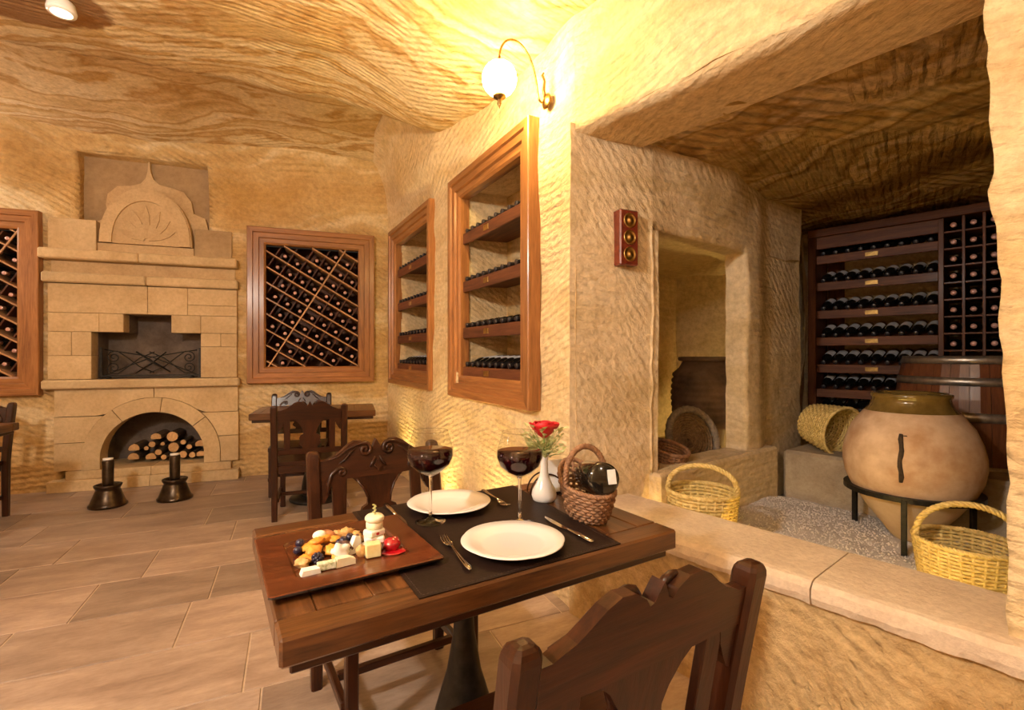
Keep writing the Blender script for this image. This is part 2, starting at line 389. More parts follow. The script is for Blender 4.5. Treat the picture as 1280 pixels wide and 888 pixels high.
# ------------------------------------------------------------------ setting: plan of the cave
D = math.radians
PB, AB = (-1.49, 5.278), D(20.18)      # back wall
C0 = (.269, 2.278)                     # corner between shelf wall and alcove
AR = D(-61.22)                         # shelf wall (local x runs towards the corner)
AL = D(-50.48)                         # ledge line
AJ, AA = D(24.9), D(36.87)             # alcove left wall: jamb, chamber wall
J1 = (.722, 2.488)
KR, AK = (2.42, 3.98), D(-47.15)       # wine rack wall
ALC_Z, CEIL = 2.27, 3.08
def W(P, a, x, y=0, z=0):
    return Vector((P[0]+x*math.cos(a)-y*math.sin(a), P[1]+x*math.sin(a)+y*math.cos(a), z))
def fbm(p, f, a):
    return a*(noise.noise(p*f)+.5*noise.noise(p*f*2.1)+.25*noise.noise(p*f*4.3))
def wall(name, P, a, x0, x1, z0, z1, mat, holes=(), res=.045, off=None, amp=.02, freq=1.4, xoff=None):
    def lin(lo, hi, extra):
        n = max(1, int(round((hi-lo)/res))); L = [lo+(hi-lo)*i/n for i in range(n+1)]
        L = [v for v in L if all(abs(v-e) > res*.4 for e in extra)]+[e for e in extra if lo <= e <= hi]
        return sorted(set(L))
    xs = lin(x0, x1, [h[0] for h in holes]+[h[1] for h in holes]); zs = lin(z0, z1, [h[2] for h in holes]+[h[3] for h in holes])
    m = MB(); idx = {}
    def vy(x, z):
        p = W(P, a, x, 0, z); y = fbm(p, freq, amp)+fbm(p, freq*5, amp*.22)
        return y+(off(x, z) if off else 0)
    for i, x in enumerate(xs):
        for j, z in enumerate(zs):
            idx[i, j] = len(m.v); m.v.append(Vector((x+(xoff(x, z) if xoff else 0), vy(x, z), z)))
    def inh(i, j):
        cx, cz = (xs[i]+xs[i+1])/2, (zs[j]+zs[j+1])/2
        for h in holes:
            if h[0] < cx < h[1] and h[2] < cz < h[3]: return h
    for i in range(len(xs)-1):
        for j in range(len(zs)-1):
            if not inh(i, j): m.f.append([idx[i,j], idx[i+1,j], idx[i+1,j+1], idx[i,j+1]]); m.sm.append(True)
    def rev(p, q, d):
        A, B = m.v[p], m.v[q]; k = 5; prev = (p, q)
        for t in range(1, k+1):
            n0 = len(m.v)
            for V in (A, B):
                ww = W(P, a, V.x, V.y, V.z); g = fbm(ww+Vector((0, 0, t*.13)), 3.0, .008) if t < k else 0
                m.v.append(Vector((V.x+g, V.y+(d-V.y)*t/k, V.z+g)))
            m.f.append([prev[0], prev[1], n0+1, n0]); m.sm.append(True); prev = (n0, n0+1)
    for h in holes:
        d = h[4]
        if not d: continue
        ii = [i for i, x in enumerate(xs) if h[0]-1e-6 <= x <= h[1]+1e-6]; jj = [j for j, z in enumerate(zs) if h[2]-1e-6 <= z <= h[3]+1e-6]
        for j in (jj[0], jj[-1]):
            if zs[j] <= z0+1e-6: continue
            for i, k in zip(ii, ii[1:]): rev(idx[i, j], idx[k, j], d)
        for i in (ii[0], ii[-1]):
            for j, k in zip(jj, jj[1:]): rev(idx[i, j], idx[i, k], d)
    o = m.obj(name, mat); o.location = (P[0], P[1], 0); o.rotation_euler = (0, 0, a)
    return struct(o)

def sm(a, b, x):
    t = max(0, min(1, (x-a)/(b-a))); return t*t*(3-2*t)
def cove(z, z0=2.62, z1=3.16, r=.3):
    t = max(0, min(1, (z-z0)/(z1-z0))); return -r*(1-math.sqrt(max(0, 1-t*t)))
# back wall: rock set 3 cm behind the faces of fireplace and frames
def offB(x, z):
    y = .05+cove(z, 2.75, 3.2, .22)
    y += -.10*math.exp(-((x-.02)/.35)**2)*sm(2.5, 2.95, z)                       # bulge over the corner
    y += -.06*sm(.55, .0, abs(x+.6))*sm(2.55, 2.8, z)
    if x < -2.75: y += -.12*sm(2.5, 2.85, z)*sm(-2.75, -3.1, x)
    return y
wb = wall('wall_back', PB, AB, -4.6, .30, 0, 3.3, M_rockB,
     holes=[(-1.13, -.09, .99, 2.43, .5), (-3.85, -2.93, .95, 2.40, .5), (-2.72, -1.38, 0.0, 2.20, .55), (-2.58, -1.56, 2.20, 3.06, .16)], off=offB, amp=.025)
def offR(x, z):
    k = sm(-.35, -.02, x)
    y = .04+cove(z, 2.45, 3.2, .25)
    y += (1-k)*.03*math.sin(x*1.9+1)
    y += -.09*sm(2.45, 2.8, z)*sm(-3.3, -2.6, x)*sm(-.9, -1.7, x)
    return y
wr = wall('wall_right', C0, AR, -3.75, 0.0, 0, 3.35, M_rockR,
     holes=[(-1.36, -.43, 1.0, 2.40, .42), (-3.03, -1.98, 1.0, 2.40, .42)], off=offR, amp=.022)
# wall on the ledge line with the alcove opening, pillar at its near end
def offL(x, z):
    y = .04+cove(z, 2.45, 3.2, .25)+0
    if z < .5 and x < 1.5: y += .02
    return y
wl = wall('wall_front_right', C0, AL, 0.0, 4.2, 0, 3.35, M_rockR, holes=[(0.0, 1.427, .50, ALC_Z, .42)], off=offL, amp=.02,
     xoff=lambda x, z: (noise.noise(Vector((0, 0, z*9)))*.014+noise.noise(Vector((3, 0, z*24)))*.009+.02*math.sin(z*2.1)-.01)*sm(.25, .0, abs(x-1.427)))
struct(wl)
# under-ledge part and jambs
m = MB()
o = wall('wall_under_ledge', C0, AL, -.02, 1.55, 0, .50, M_rockW, off=lambda x, z: .022, amp=.018, res=.035)

# alcove: left jamb face, chamber wall, post, rack wall, right side, ceiling, floor
def offJ(x, z): return -.06*sm(.28, .0, x)*sm(2.6, 2.2, z)*0
wall('wall_alcove_left', W(C0, AL, 0, .035)[:2], AJ, -.03, .50, .2, 2.31, M_rockP, off=lambda x, z: -.0, amp=.015, res=.03)
wall('wall_chamber', J1, AA, -.015, 1.80, .2, 2.5, M_rockP, holes=[(-.015, .915, .625, 1.86, .13)],
     off=lambda x, z: .0-.06*sm(1.86, 2.3, z)*sm(1.1, .6, x)*sm(.0, .35, x)+.05*sm(1.05, 1.3, x), amp=.018, res=.035,
     xoff=lambda x, z: (noise.noise(Vector((7, 0, z*8)))*.012+noise.noise(Vector((9, 0, z*22)))*.008)*max(sm(.12, .0, abs(x-.915)), sm(.08, 0, abs(x+.015))))
PE = W(J1, AA, 1.79, .04)
wall('wall_alcove_return', (PE.x, PE.y), D(58), 0.0, .62, .2, 2.5, M_rockP, amp=.02, off=lambda x, z: .03*math.sin(z*3))
wall('wall_rack_back', W(KR, AK, 0, .36)[:2], AK, -.35, 2.2, .2, 2.5, M_rockP, amp=.01, res=.08)
wall('wall_alcove_right', (3.72, 2.55), D(213), 0.0, 2.45, .2, 2.6, M_rockA, amp=.03, res=.08)
# second chamber behind the opening
PC = W(J1, AA, -.55, .06)
wall('wall_chamber_left', (J1[0]-.01, J1[1]+.06), D(110), 0.0, 1.25, .4, 2.2, M_rockP, amp=.02, res=.06)
cb = (.22, 3.55); wall('wall_chamber_back', cb, D(33), 0.0, 2.3, .4, 2.2, M_rockP, amp=.02, res=.06)
cr = W(J1, AA, 1.72, 1.3); wall('wall_chamber_right', (cr.x, cr.y), AA-PI/2, 0.0, 1.20, .4, 2.2, M_rockP, amp=.015, res=.06)
def slab_grid(name, pts, mat, zf, res=.06, flip=False):          # height field over a quad in plan
    a, b, c, d = [Vector((p[0], p[1], 0)) for p in pts]
    nu = max(2, int((b-a).length/res)); nv = max(2, int((d-a).length/res)); m = MB()
    for i in range(nu+1):
        for j in range(nv+1):
            u, v = i/nu, j/nv; p = a*(1-u)*(1-v)+b*u*(1-v)+c*u*v+d*(1-u)*v
            m.v.append(Vector((p.x, p.y, zf(p.x, p.y))))
    for i in range(nu):
        for j in range(nv):
            k = i*(nv+1)+j; m.f.append([k, k+nv+1, k+nv+2, k+1]); m.sm.append(True)
    return struct(m.obj(name, mat, fix=False))
def zalc(x, y):
    p = Vector((x, y, 0)); q = Vector((x-C0[0], y-C0[1], 0))
    d = q.x*.771+q.y*.636                                         # distance behind the ledge line
    al = q.x*.636-q.y*.771
    z = ALC_Z+.015+fbm(p, 1.5, .03)+fbm(p, 6, .008)
    z -= .10*sm(.4, .0, al)*0
    return z
slab_grid('ceiling_alcove', [W(C0, AL, -.02, .045)[:2], W(C0, AL, 3.2, .045)[:2], W(C0, AL, 3.2, 3.6)[:2], W(C0, AL, -.6, 3.6)[:2]], M_rockA, zalc, .05)
CHQ = [W(J1, AA, .0, .04)[:2], W(J1, AA, 1.78, .04)[:2], W(J1, AA, 1.78, 1.3)[:2], (.30, 3.66)]
slab_grid('ceiling_chamber', CHQ, M_rockP, lambda x, y: 1.90+fbm(Vector((x, y, 0)), 2, .03), .08)
slab_grid('floor_chamber', CHQ, M_rockP, lambda x, y: .50+fbm(Vector((x, y, 0)), 2, .012), .08)

# main ceiling
UB = Vector((math.cos(AB), math.sin(AB), 0)); VB = Vector((math.sin(AB), -math.cos(AB), 0))
def zceil(x, y):
    p = Vector((x, y, 0)); q = p-Vector((PB[0], PB[1], 0)); t = q.dot(VB); s = q.dot(UB)   # t: distance in front of the back wall
    z = CEIL+fbm(p, .7, .05)+fbm(p, 3, .012)
    edge = 1.75+.10*math.sin(s*1.7+.6)+.10*noise.noise(Vector((s*1.1, 3.3, 0)))
    z += .13*sm(edge+.02, edge-.05, t)-.02*sm(edge+.35, edge+.02, t)*sm(edge-.02, edge+.02, t)
    z += .05*sm(.2, 1.2, t)*sm(2.2, 1.2, t)
    # lower towards the shelf wall
    qr = p-Vector((C0[0], C0[1], 0)); nr = qr.x*-.8765+qr.y*-.4815
    z -= .20*sm(.9, .1, nr)*sm(1.2, 2.2, t)
    z -= .10*sm(1.0, 3.0, t)
    return z
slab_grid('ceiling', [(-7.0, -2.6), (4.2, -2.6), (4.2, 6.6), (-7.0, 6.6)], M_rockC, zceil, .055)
# the rest of the room shell, out of view
for nm, P, Q in (('wall_left', (-6.1, 3.75), (-5.2, -2.2)), ('wall_rear', (-5.2, -1.9), (3.6, -1.9))):
    a = math.atan2(P[1]-Q[1], P[0]-Q[0]); L = math.hypot(P[0]-Q[0], P[1]-Q[1])
    wall(nm, Q, a, 0.0, L, 0, 3.3, M_rockB, amp=.04, res=.15)

# floor: grout bed and travertine slabs laid in rows
fl = struct(MB().box(-7, 4, -2.6, 6.4, -.08, -.004).obj('floor', M_grout))
AF = D(24.3); uf = Vector((math.cos(AF), math.sin(AF), 0)); vf = Vector((-math.sin(AF), math.cos(AF), 0))
RW = .42; c0 = 1.343*1.811
rnd = random.Random(3)
nt = 0
def inroom(p):
    q = p-Vector((PB[0], PB[1], 0))
    if q.dot(VB) < -.25 or p.y < -.3: return False
    qr = p-Vector((C0[0], C0[1], 0))
    if qr.x*.8765+qr.y*.4815 > .35 and p.y > 2.0: return False
    if qr.x*.771+qr.y*.636 > .35: return False
    return abs(p.x) < 1.25*p.y+.9 and p.x > -6.4
for r in range(-12, 12):
    v0 = c0+r*RW; x = -7.0-rnd.random()*.8
    while x < 5.5:
        L = rnd.choice([.55, .66, .66, .78, .9, 1.0]); x1 = x+L
        ctr = uf*((x+x1)/2)+vf*(v0+RW/2)
        if any(inroom(uf*(x+t*L)+vf*(v0+s*RW)) for t in (0, .5, 1) for s in (0, 1)):
            g = .0028
            t_ = MB().box(-L/2+g, L/2-g, -RW/2+g, RW/2-g, -.03, rnd.uniform(-.0006, .0006), .0025).obj('floor_tile', M_tile, fl)
            t_.location = ctr; t_.rotation_euler = (0, 0, AF); nt += 1
        x = x1
print('tiles', nt)

# ledge of two pale slabs along the alcove opening
ld = struct(MB().box(.02, 1.46, .03, .34, .40, .468).obj('trim_1', M_rockW), 'low stone ledge along the alcove opening')
ld.location = (C0[0], C0[1], 0); ld.rotation_euler = (0, 0, AL)
def ledge_slab(x0, x1, seed):
    m = MB(); nx = int((x1-x0)/.02); prof = [(-.012, .462), (-.018, .485), (-.014, .512), (.0, .527), (.02, .531), (.12, .531), (.24, .530), (.335, .530), (.345, .522), (.345, .462)]
    for i in range(nx+1):
        x = x0+(x1-x0)*i/nx
        for k, (y, z) in enumerate(prof):
            n_ = noise.noise(Vector((x*14+seed, k*1.3, 0)))*.007*(1 if k < 5 else .25)+noise.noise(Vector((x*50, k*2.3, seed)))*.003*(1 if k < 4 else .2)
            m.v.append(Vector((x, y+n_, z+n_*(.6 if k < 4 else .2)))) 
    K = len(prof)
    for i in range(nx):
        for k in range(K):
            a = i*K+k; b = i*K+(k+1) % K; m.f.append([a, b, b+K, a+K]); m.sm.append(False)
    m.f.append(list(range(K))); m.f.append([nx*K+k for k in range(K)]); m.sm += [False, False]
    return m.obj('stone_slab', M_ledge, ld)
ledge_slab(-.03, 1.018, 1.0); ledge_slab(1.022, 1.49, 5.0)
# inner face of the low wall behind the ledge
struct(MB().box(-.02, 1.75, .24, .335, .15, .46).obj('wall_ledge_inner', M_rockW)); bpy.data.objects['wall_ledge_inner'].location = (C0[0], C0[1], 0); bpy.data.objects['wall_ledge_inner'].rotation_euler = (0, 0, AL)
# alcove floor: bed, gravel, grey kerb, sill of the chamber
zfl = .25
struct(slab_grid('floor_alcove', [W(C0, AL, -.1, .2)[:2], W(C0, AL, 3.2, .2)[:2], W(C0, AL, 3.2, 3.4)[:2], W(C0, AL, -.6, 3.4)[:2]], M_curb, lambda x, y: zfl+fbm(Vector((x, y, 0)), 3, .006), .1))
def zgrav(x, y):
    p = Vector((x, y, 0))
    hp = .045*math.exp(-((x-1.55)**2/.25+(y-2.75)**2/.35))
    return zfl+.025+hp+fbm(p, 4, .012)+fbm(p, 30, .006)
gv = slab_grid('gravel_bed', [W(C0, AL, -.10, .35)[:2], W(C0, AL, 1.75, .35)[:2], W(C0, AL, 1.75, 1.75)[:2], W(C0, AL, -.35, 1.75)[:2]], M_gravel, zgrav, .02)
gv['kind'] = 'stuff'; tag(gv, 'pale grey gravel bed under the big clay jar', 'gravel')
m = MB(); rg = random.Random(5)
for i in range(9000):
    p = W(C0, AL, rg.uniform(-.15, 1.75), rg.uniform(.34, 1.7)); r = rg.uniform(.003, .008); z = zgrav(p.x, p.y)+r*.3
    vs = [(p.x+r*rg.uniform(.7, 1.2), p.y, z), (p.x-r*rg.uniform(.7, 1.2), p.y, z), (p.x, p.y+r, z+r*.2), (p.x, p.y-r, z-r*.1), (p.x, p.y, z+r*.8), (p.x, p.y, z-r*.6)]
    m.add(vs, [(0,2,4),(2,1,4),(1,3,4),(3,0,4),(2,0,5),(1,2,5),(3,1,5),(0,3,5)])
pb = m.obj('pebbles', M_gravel, gv, fix=False); pb['kind'] = 'stuff'
kb = W(J1, AA, 1.27, -.06)
o = struct(MB().box(0, 1.6, 0, .42, .18, .60, .02).obj('trim_2', M_curb), 'grey stone kerb in front of the wine rack'); o.location = (kb.x, kb.y, 0); o.rotation_euler = (0, 0, D(-52))
o = struct(MB().box(-.02, 1.24, -.05, .16, .2, .622, .015).obj('trim_3', M_rockP), 'stone sill under the chamber opening'); o.location = (J1[0], J1[1], 0); o.rotation_euler = (0, 0, AA)

# ------------------------------------------------------------------ fireplace
fp = thing('fireplace', 'tall cut-stone fireplace with stepped niche, arched hearth and carved lunette', 'fireplace', (PB[0], PB[1], 0), AB)
def blk(x0, x1, z0, z1, y0=0.0, y1=.14, name='stone_block', mat=None, b=.003, g=.0012):
    return MB().box(x0+g, x1-g, y0, y1, z0+g, z1-g, b).obj(name, mat or M_block, fp)
# hearth base and slab
blk(-2.78, -2.02, 0, .10, -.05, .6, 'hearth_slab'); blk(-2.02, -1.29, 0, .10, -.05, .6, 'hearth_slab')
blk(-2.66, -2.02, .10, .178, -.015, .6, 'hearth_slab'); blk(-2.02, -1.36, .10, .178, -.015, .6, 'hearth_slab')
# arch blocks
CXA, CZA, RO, RI = -2.0, .275, .545, .41
def arcpt(r, t): return (CXA+r*math.cos(t), CZA+r*math.sin(t))
for t0, t1, base in ((PI*1.0, PI*.70, True), (PI*.70, PI*.46, False), (PI*.46, PI*.22, False), (PI*.22, 0.0, True)):
    n = 9; t0_, t1_ = t0-.006, t1+.006
    po = [arcpt(RO, t0_+(t1_-t0_)*i/n) for i in range(n+1)]; pi_ = [arcpt(RI, t0_+(t1_-t0_)*i/n) for i in range(n+1)]
    if base and t0 > 2: po = [(CXA-RO, .18)]+po; pi_ = [(CXA-RI, .18)]+pi_
    elif base: po = po+[(CXA+RO, .18)]; pi_ = pi_+[(CXA+RI, .18)]
    MB().prism(po+pi_[::-1], -.012, .16).obj('arch_stone', M_block, fp)
def arcx(z): return math.sqrt(max(0, (RO+.004)**2-(z-CZA)**2)) if z > CZA else RO+.004
for z0, z1 in ((.18, .43), (.43, .665)):
    for sgn, xe in ((-1, -2.745), (1, -1.30)):
        zz = [z0+.003+(z1-z0-.006)*i/7 for i in range(8)]
        arc = [(CXA+sgn*arcx(z), z) for z in zz]
        pts = [(xe, z0+.003)]+arc+[(xe, z1-.003)]
        MB().prism(pts, 0, .14).obj('stone_block', M_block, fp)
za = .668
for xa, xb in ((-2.745, -2.0), (-2.0, -1.30)):
    n = 10; pts = []
    xs = [xa+.003+(xb-xa-.006)*i/n for i in range(n+1)]
    for x in xs:
        d = (RO+.004)**2-(x-CXA)**2; pts.append((x, max(za, CZA+math.sqrt(d)) if d > 0 else za))
    MB().prism(pts+[(xb-.003, .912), (xa+.003, .912)], 0, .14).obj('stone_block', M_block, fp)
def ledge(x0, x1, z0, z1, y0, split, name):
    xs = [x0]+split+[x1]
    for a, b in zip(xs, xs[1:]): blk(a, b, z0, z1, y0, .12, name, b=.012, g=.0015)
ledge(-2.815, -1.28, .915, .998, -.06, [], 'ledge_stone')
for r in [(-2.79, -2.475, 1.0, 1.215), (-2.79, -2.62, 1.215, 1.43), (-2.62, -2.475, 1.215, 1.43), (-2.79, -2.42, 1.43, 1.60), (-2.42, -2.235, 1.43, 1.60),
          (-1.62, -1.31, 1.0, 1.30), (-1.62, -1.45, 1.30, 1.43), (-1.45, -1.31, 1.30, 1.43), (-1.862, -1.62, 1.43, 1.60), (-1.62, -1.31, 1.43, 1.60),
          (-2.79, -2.05, 1.60, 1.862), (-2.05, -1.73, 1.60, 1.862), (-1.73, -1.31, 1.60, 1.70), (-1.73, -1.31, 1.70, 1.862)]: blk(*r)
ledge(-2.82, -1.295, 1.865, 1.957, -.05, [-2.05], 'ledge_stone')
blk(-2.78, -1.33, 1.957, 2.07, .03, .12, 'frieze', M_relief)
ledge(-2.83, -1.30, 2.07, 2.162, -.085, [-2.1], 'mantel_stone')
blk(-2.79, -2.44, 2.165, 2.445, .0, .14); blk(-2.44, -1.68, 2.165, 2.25, .02, .14, 'stone_block', M_relief); blk(-1.68, -1.36, 2.165, 2.44, .03, .14, 'stone_block', M_plaster)
MB().box(-2.62, -1.50, .135, .17, 2.2, 3.12).obj('chimney_panel', M_plaster, fp)
hl = [(-2.46, 2.25), (-2.46, 2.46), (-2.37, 2.50), (-2.40, 2.62), (-2.385, 2.72), (-2.31, 2.80), (-2.21, 2.815), (-2.13, 2.845), (-2.09, 2.90), (-2.075, 2.97), (-2.068, 3.09)]
hr = [(-2.060, 3.09), (-2.052, 2.97), (-2.03, 2.90), (-1.98, 2.85), (-1.88, 2.83), (-1.78, 2.80), (-1.72, 2.72), (-1.70, 2.60), (-1.60, 2.56), (-1.57, 2.44), (-1.57, 2.25)]
MB().prism(hl+hr, .085, .14).obj('ogee_panel', M_relief, fp)
cx, bz = -2.057, 2.252
def ell(rx, rz, n=18, p=1.0): return [(cx+rx*math.cos(PI*i/n), bz+rz*math.sin(PI*i/n)**p) for i in range(n+1)]
lu = MB().prism(ell(.365, .53, p=.9), .0, .10).obj('lunette', M_relief, fp)
a, b = ell(.355, .515, 20, .9), ell(.265, .405, 20, .9)
MB().prism(a+b[::-1], -.022, .02).obj('lunette_band', M_relief, lu)
for k, t in enumerate([PI*(.12+.127*i) for i in range(7)]):                 # palmette leaves
    L = .30-.03*abs(k-3)*.6; d = (math.cos(t), math.sin(t))
    pts = [(cx+d[0]*L*s_-d[1]*w_, bz+.03+d[1]*L*s_*1.1+d[0]*w_) for s_, w_ in ((.08, .006), (.45, .028), (.75, .024), (1, 0), (.75, -.024), (.45, -.028), (.08, -.006))]
    MB().prism(pts, -.014, .01).obj('palmette_leaf', M_relief, lu)
# fire boxes (open in front)
def cavity(x0, x1, z0, z1, y0, y1, name):
    m = MB()
    m.box(x0-.03, x1+.03, y1, y1+.03, z0-.03, z1+.03); m.box(x0-.03, x0, y0, y1, z0, z1); m.box(x1, x1+.03, y0, y1, z0, z1)
    m.box(x0-.03, x1+.03, y0, y1, z1, z1+.03); m.box(x0-.03, x1+.03, y0, y1, z0-.03, z0)
    return m.obj(name, M_soot, fp)
cavity(-2.47, -1.53, .176, .74, .165, .50, 'hearth_recess')
cavity(-2.475, -1.62, 1.0, 1.43, .145, .36, 'niche_recess'); 
bpy.data.objects['niche_recess'].data = (lambda m: m.mesh('niche_recess', M_soot))(MB().box(-2.51, -1.59, .36, .39, .97, 1.64).box(-2.51, -2.475, .14, .36, 1.0, 1.43).box(-1.62, -1.59, .14, .36, 1.0, 1.43)
    .box(-2.51, -2.235, .14, .36, 1.43, 1.46).box(-1.862, -1.59, .14, .36, 1.43, 1.46).box(-2.265, -2.235, .14, .36, 1.46, 1.6).box(-1.862, -1.832, .14, .36, 1.46, 1.6).box(-2.265, -1.832, .14, .36, 1.6, 1.63).box(-2.51, -1.59, .14, .36, .97, 1.0))
# firewood: each log a thing
logs = [(270,475,46,1),(262,540,46,1),(385,540,44,1),(350,472,20,0),(425,392,44,1),(395,442,28,0),(540,385,48,0),(468,440,18,0),(552,462,46,0),(440,500,28,0),(478,536,24,0),(548,530,34,0),(622,515,34,0),(622,425,24,0),(665,460,24,0),(748,446,46,1),(758,518,40,1),(690,520,28,0)]
spl = {0: 'round', 1: 'split'}
for i, (zx, zy, zr, kind) in enumerate(logs):
    px, py = zx/5.547+110, zy/5.547+480; u = -2.03+(px-187)*.0063; z = .178+(583+(187-px)*.055-py)*.0074; r = zr/5.547*.0068*.86
    z = max(z, .185+r*.9 if not kind else .185+r*.35)
    o = MB().box(0, 0, 0, 0, 0, 0)
    m = MB(); n = 12; pts = []
    for k in range(n):
        t = 2*PI*k/n; rr = r*(1+.10*noise.noise(Vector((math.cos(t)*1.5+i*3, math.sin(t)*1.5, i))))
        q = (rr*math.cos(t), rr*math.sin(t))
        if kind: q = (q[0], max(q[1], -.3*r))
        pts.append(q)
    ln = .26+.03*((i*7) % 3)/2; y0 = .175+.022*((i*5) % 4)/3
    m.prism(pts, 0, ln, smooth=False)
    o = m.obj('firewood_log', M_bark)
    lab = 'dark-barked %s log with pale cut end stacked in the arched hearth' % spl[kind]
    tag(o, lab, 'log', 'firewood in the hearth')
    o.location = W(PB, AB, u, y0, z); o.rotation_euler = (0, 0, AB)
    MB().prism([(p[0]*.93, p[1]*.93) for p in pts], -.004, .002).obj('cut_end', M_logend, o)
# forged fire screen in the stepped niche
fs = thing('fire_screen', 'black wrought-iron scrollwork screen in the stepped fireplace niche', 'fire screen', W(PB, AB, -2.04, .09, 1.0), AB)
def bar(pts, r, name, par, mat, n=6, closed=False): return MB().tube(pts, r, n, closed).obj(name, mat, par)
def spiral(cx, cz, r0, r1, t0, turns, y=0, n=22):
    return [(cx+(r0+(r1-r0)*i/n)*math.cos(t0+turns*2*PI*i/n), y, cz+(r0+(r1-r0)*i/n)*math.sin(t0+turns*2*PI*i/n)) for i in range(n+1)]
MB().box(-.405, -.385, -.01, .01, 0, .29).obj('upright', M_iron, fs); MB().box(.385, .405, -.01, .01, 0, .29).obj('upright', M_iron, fs)
MB().box(-.40, .40, -.008, .008, .018, .034).obj('bottom_bar', M_iron, fs)
for x in (-.33, .33): MB().lathe([(0, 0), (.02, 0), (.022, .012), (.012, .02), (0, .024)], 10).obj('foot', M_iron, fs).location = (x, -.02, 0)
for sg in (-1, 1):
    for cz, t0, tr in ((.20, PI/2, 1.6), (.10, -PI/2, -1.6)):
        pts = spiral(-.30, cz, .055, .008, t0, tr)
        pts = [(p[0]*1, p[1], p[2]) for p in pts]; tail = [(.02, .05 if cz > .15 else .25), (-.10, .11 if cz > .15 else .19), (-.2, .20 if cz > .15 else .10)]
        P = [(tx, 0, tz) for tx, tz in tail]+[(-.27, 0, cz+(.056 if cz > .15 else -.056))]+pts
        bar([(p[0]*-sg, p[1], p[2]) for p in P], .005, 'scroll', fs, M_iron)
    bar([(sg*.37, 0, .03), (sg*.2, 0, .11), (0, .004, .20), (-sg*.2, 0, .24), (-sg*.37, 0, .27)], .005, 'scroll', fs, M_iron)
m = MB().tube([(-.12, -.012, .25), (.0, -.016, .16), (.15, -.012, .06)], [.018, .028, .012], 8, flat=.4); m.tube([(.12, -.02, .25), (.0, -.02, .14), (-.12, -.02, .05)], [.01, .022, .01], 8, flat=.4)
m.obj('ornament', M_iron, fs)
# two bronze mortars with pestles on the floor
mo = thing('mortar', 'dark bronze mortar with upright pestle at the hearth, on the cave corner side', 'mortar', (-2.86, 4.14, 0), .4, 'bronze mortars before the hearth')
MB().lathe([(0, .0), (.128, .0), (.13, .018), (.118, .03), (.10, .08), (.085, .125), (.078, .135), (.082, .142), (.092, .160), (.094, .172), (.082, .176), (.07, .165), (.055, .05), (0, .05)], 28).obj('bowl', M_bronze, mo)
MB().lathe([(0, .06), (.03, .06), (.036, .17), (.040, .18), (.038, .19), (.040, .36), (.036, .372), (.0, .372)], 18).obj('pestle', M_bronze, mo)
MB().lathe([(0, .372), (.035, .372), (.034, .386), (0, .388)], 16).obj('pestle_tip', M_china, mo)
dup(mo, (-3.27, 3.95, 0), .9, 'dark bronze mortar with upright pestle at the hearth, on the side away from the corner')

# ------------------------------------------------------------------ bottles
def bottle_mesh():
    return MB().lathe([(0, .006), (.030, .0), (.0365, .004), (.0375, .012), (.0375, .185), (.035, .205), (.026, .225), (.0165, .243), (.0145, .258), (.0142, .292), (.016, .294), (.016, .302), (0, .303)], 14).mesh('wine_bottle', M_bottle)
BME = bottle_mesh()
CAPP = MB().lathe([(.0152, .250), (.0158, .252), (.0158, .292), (.0172, .293), (.0172, .304), (.015, .306), (0, .306)], 12).mesh('cap', M_cap)
CAPK = MB().lathe([(.0152, .246), (.0160, .250), (.0158, .292), (.0172, .293), (.0172, .304), (.015, .306), (0, .306)], 12).mesh('cap', M_capb)
def labmesh(mat):
    m = MB(); n = 8
    for k in range(n+1):
        a = PI/2-1.15+2.3*k/n
        for z in (.06, .175): m.v.append(Vector((.0381*math.cos(a), .0381*math.sin(a), z)))
    for k in range(n): m.f.append([2*k, 2*k+1, 2*k+3, 2*k+2]); m.sm.append(True)
    return m.mesh('label', mat, fix=False)
LABM = labmesh(M_label)
def bottle(M, label, group, cap, lab=False):
    o = link('wine_bottle', BME, None, None); o.matrix_world = M
    tag(o, label, 'bottle', group)
    link('cap', cap, o)
    if lab: link('label', LABM, o)
    return o
def frameM(P, a): return T(P[0], P[1], 0) @ RZ(a)

# moulded frame of four mitred rails
def moulded_frame(par, x0, x1, z0, z1, wd, mx, mz, yb=.08):
    pr = [(0, .05), (0, -.022), (.006, -.028), (wd*.30, -.028), (wd*.34, -.012), (wd*.62, -.012), (wd*.66, .004), (wd*.90, .004), (wd, .016), (wd, yb)]
    def rail(p, q, inward, mat, nm):
        m = MB(); K = len(pr)
        for e, s in ((p, 1), (q, -1)):
            for d, y in pr:
                if inward[0] == 0: m.v.append(Vector((e[0]+s*d, y, e[1]+inward[1]*d)))
                else: m.v.append(Vector((e[0]+inward[0]*d, y, e[1]+s*d)))
        for k in range(K):
            b = (k+1) % K; m.f.append([k, b, b+K, k+K]); m.sm.append(False)
        m.f.append(list(range(K))); m.f.append(list(range(K, 2*K))); m.sm += [False, False]
        m.obj(nm, mat, par)
    rail((x0, z0), (x1, z0), (0, 1), mx, 'frame_rail'); rail((x0, z1), (x1, z1), (0, -1), mx, 'frame_rail')
    rail((x0, z0), (x0, z1), (1, 0), mz, 'frame_stile'); rail((x1, z0), (x1, z1), (-1, 0), mz, 'frame_stile')

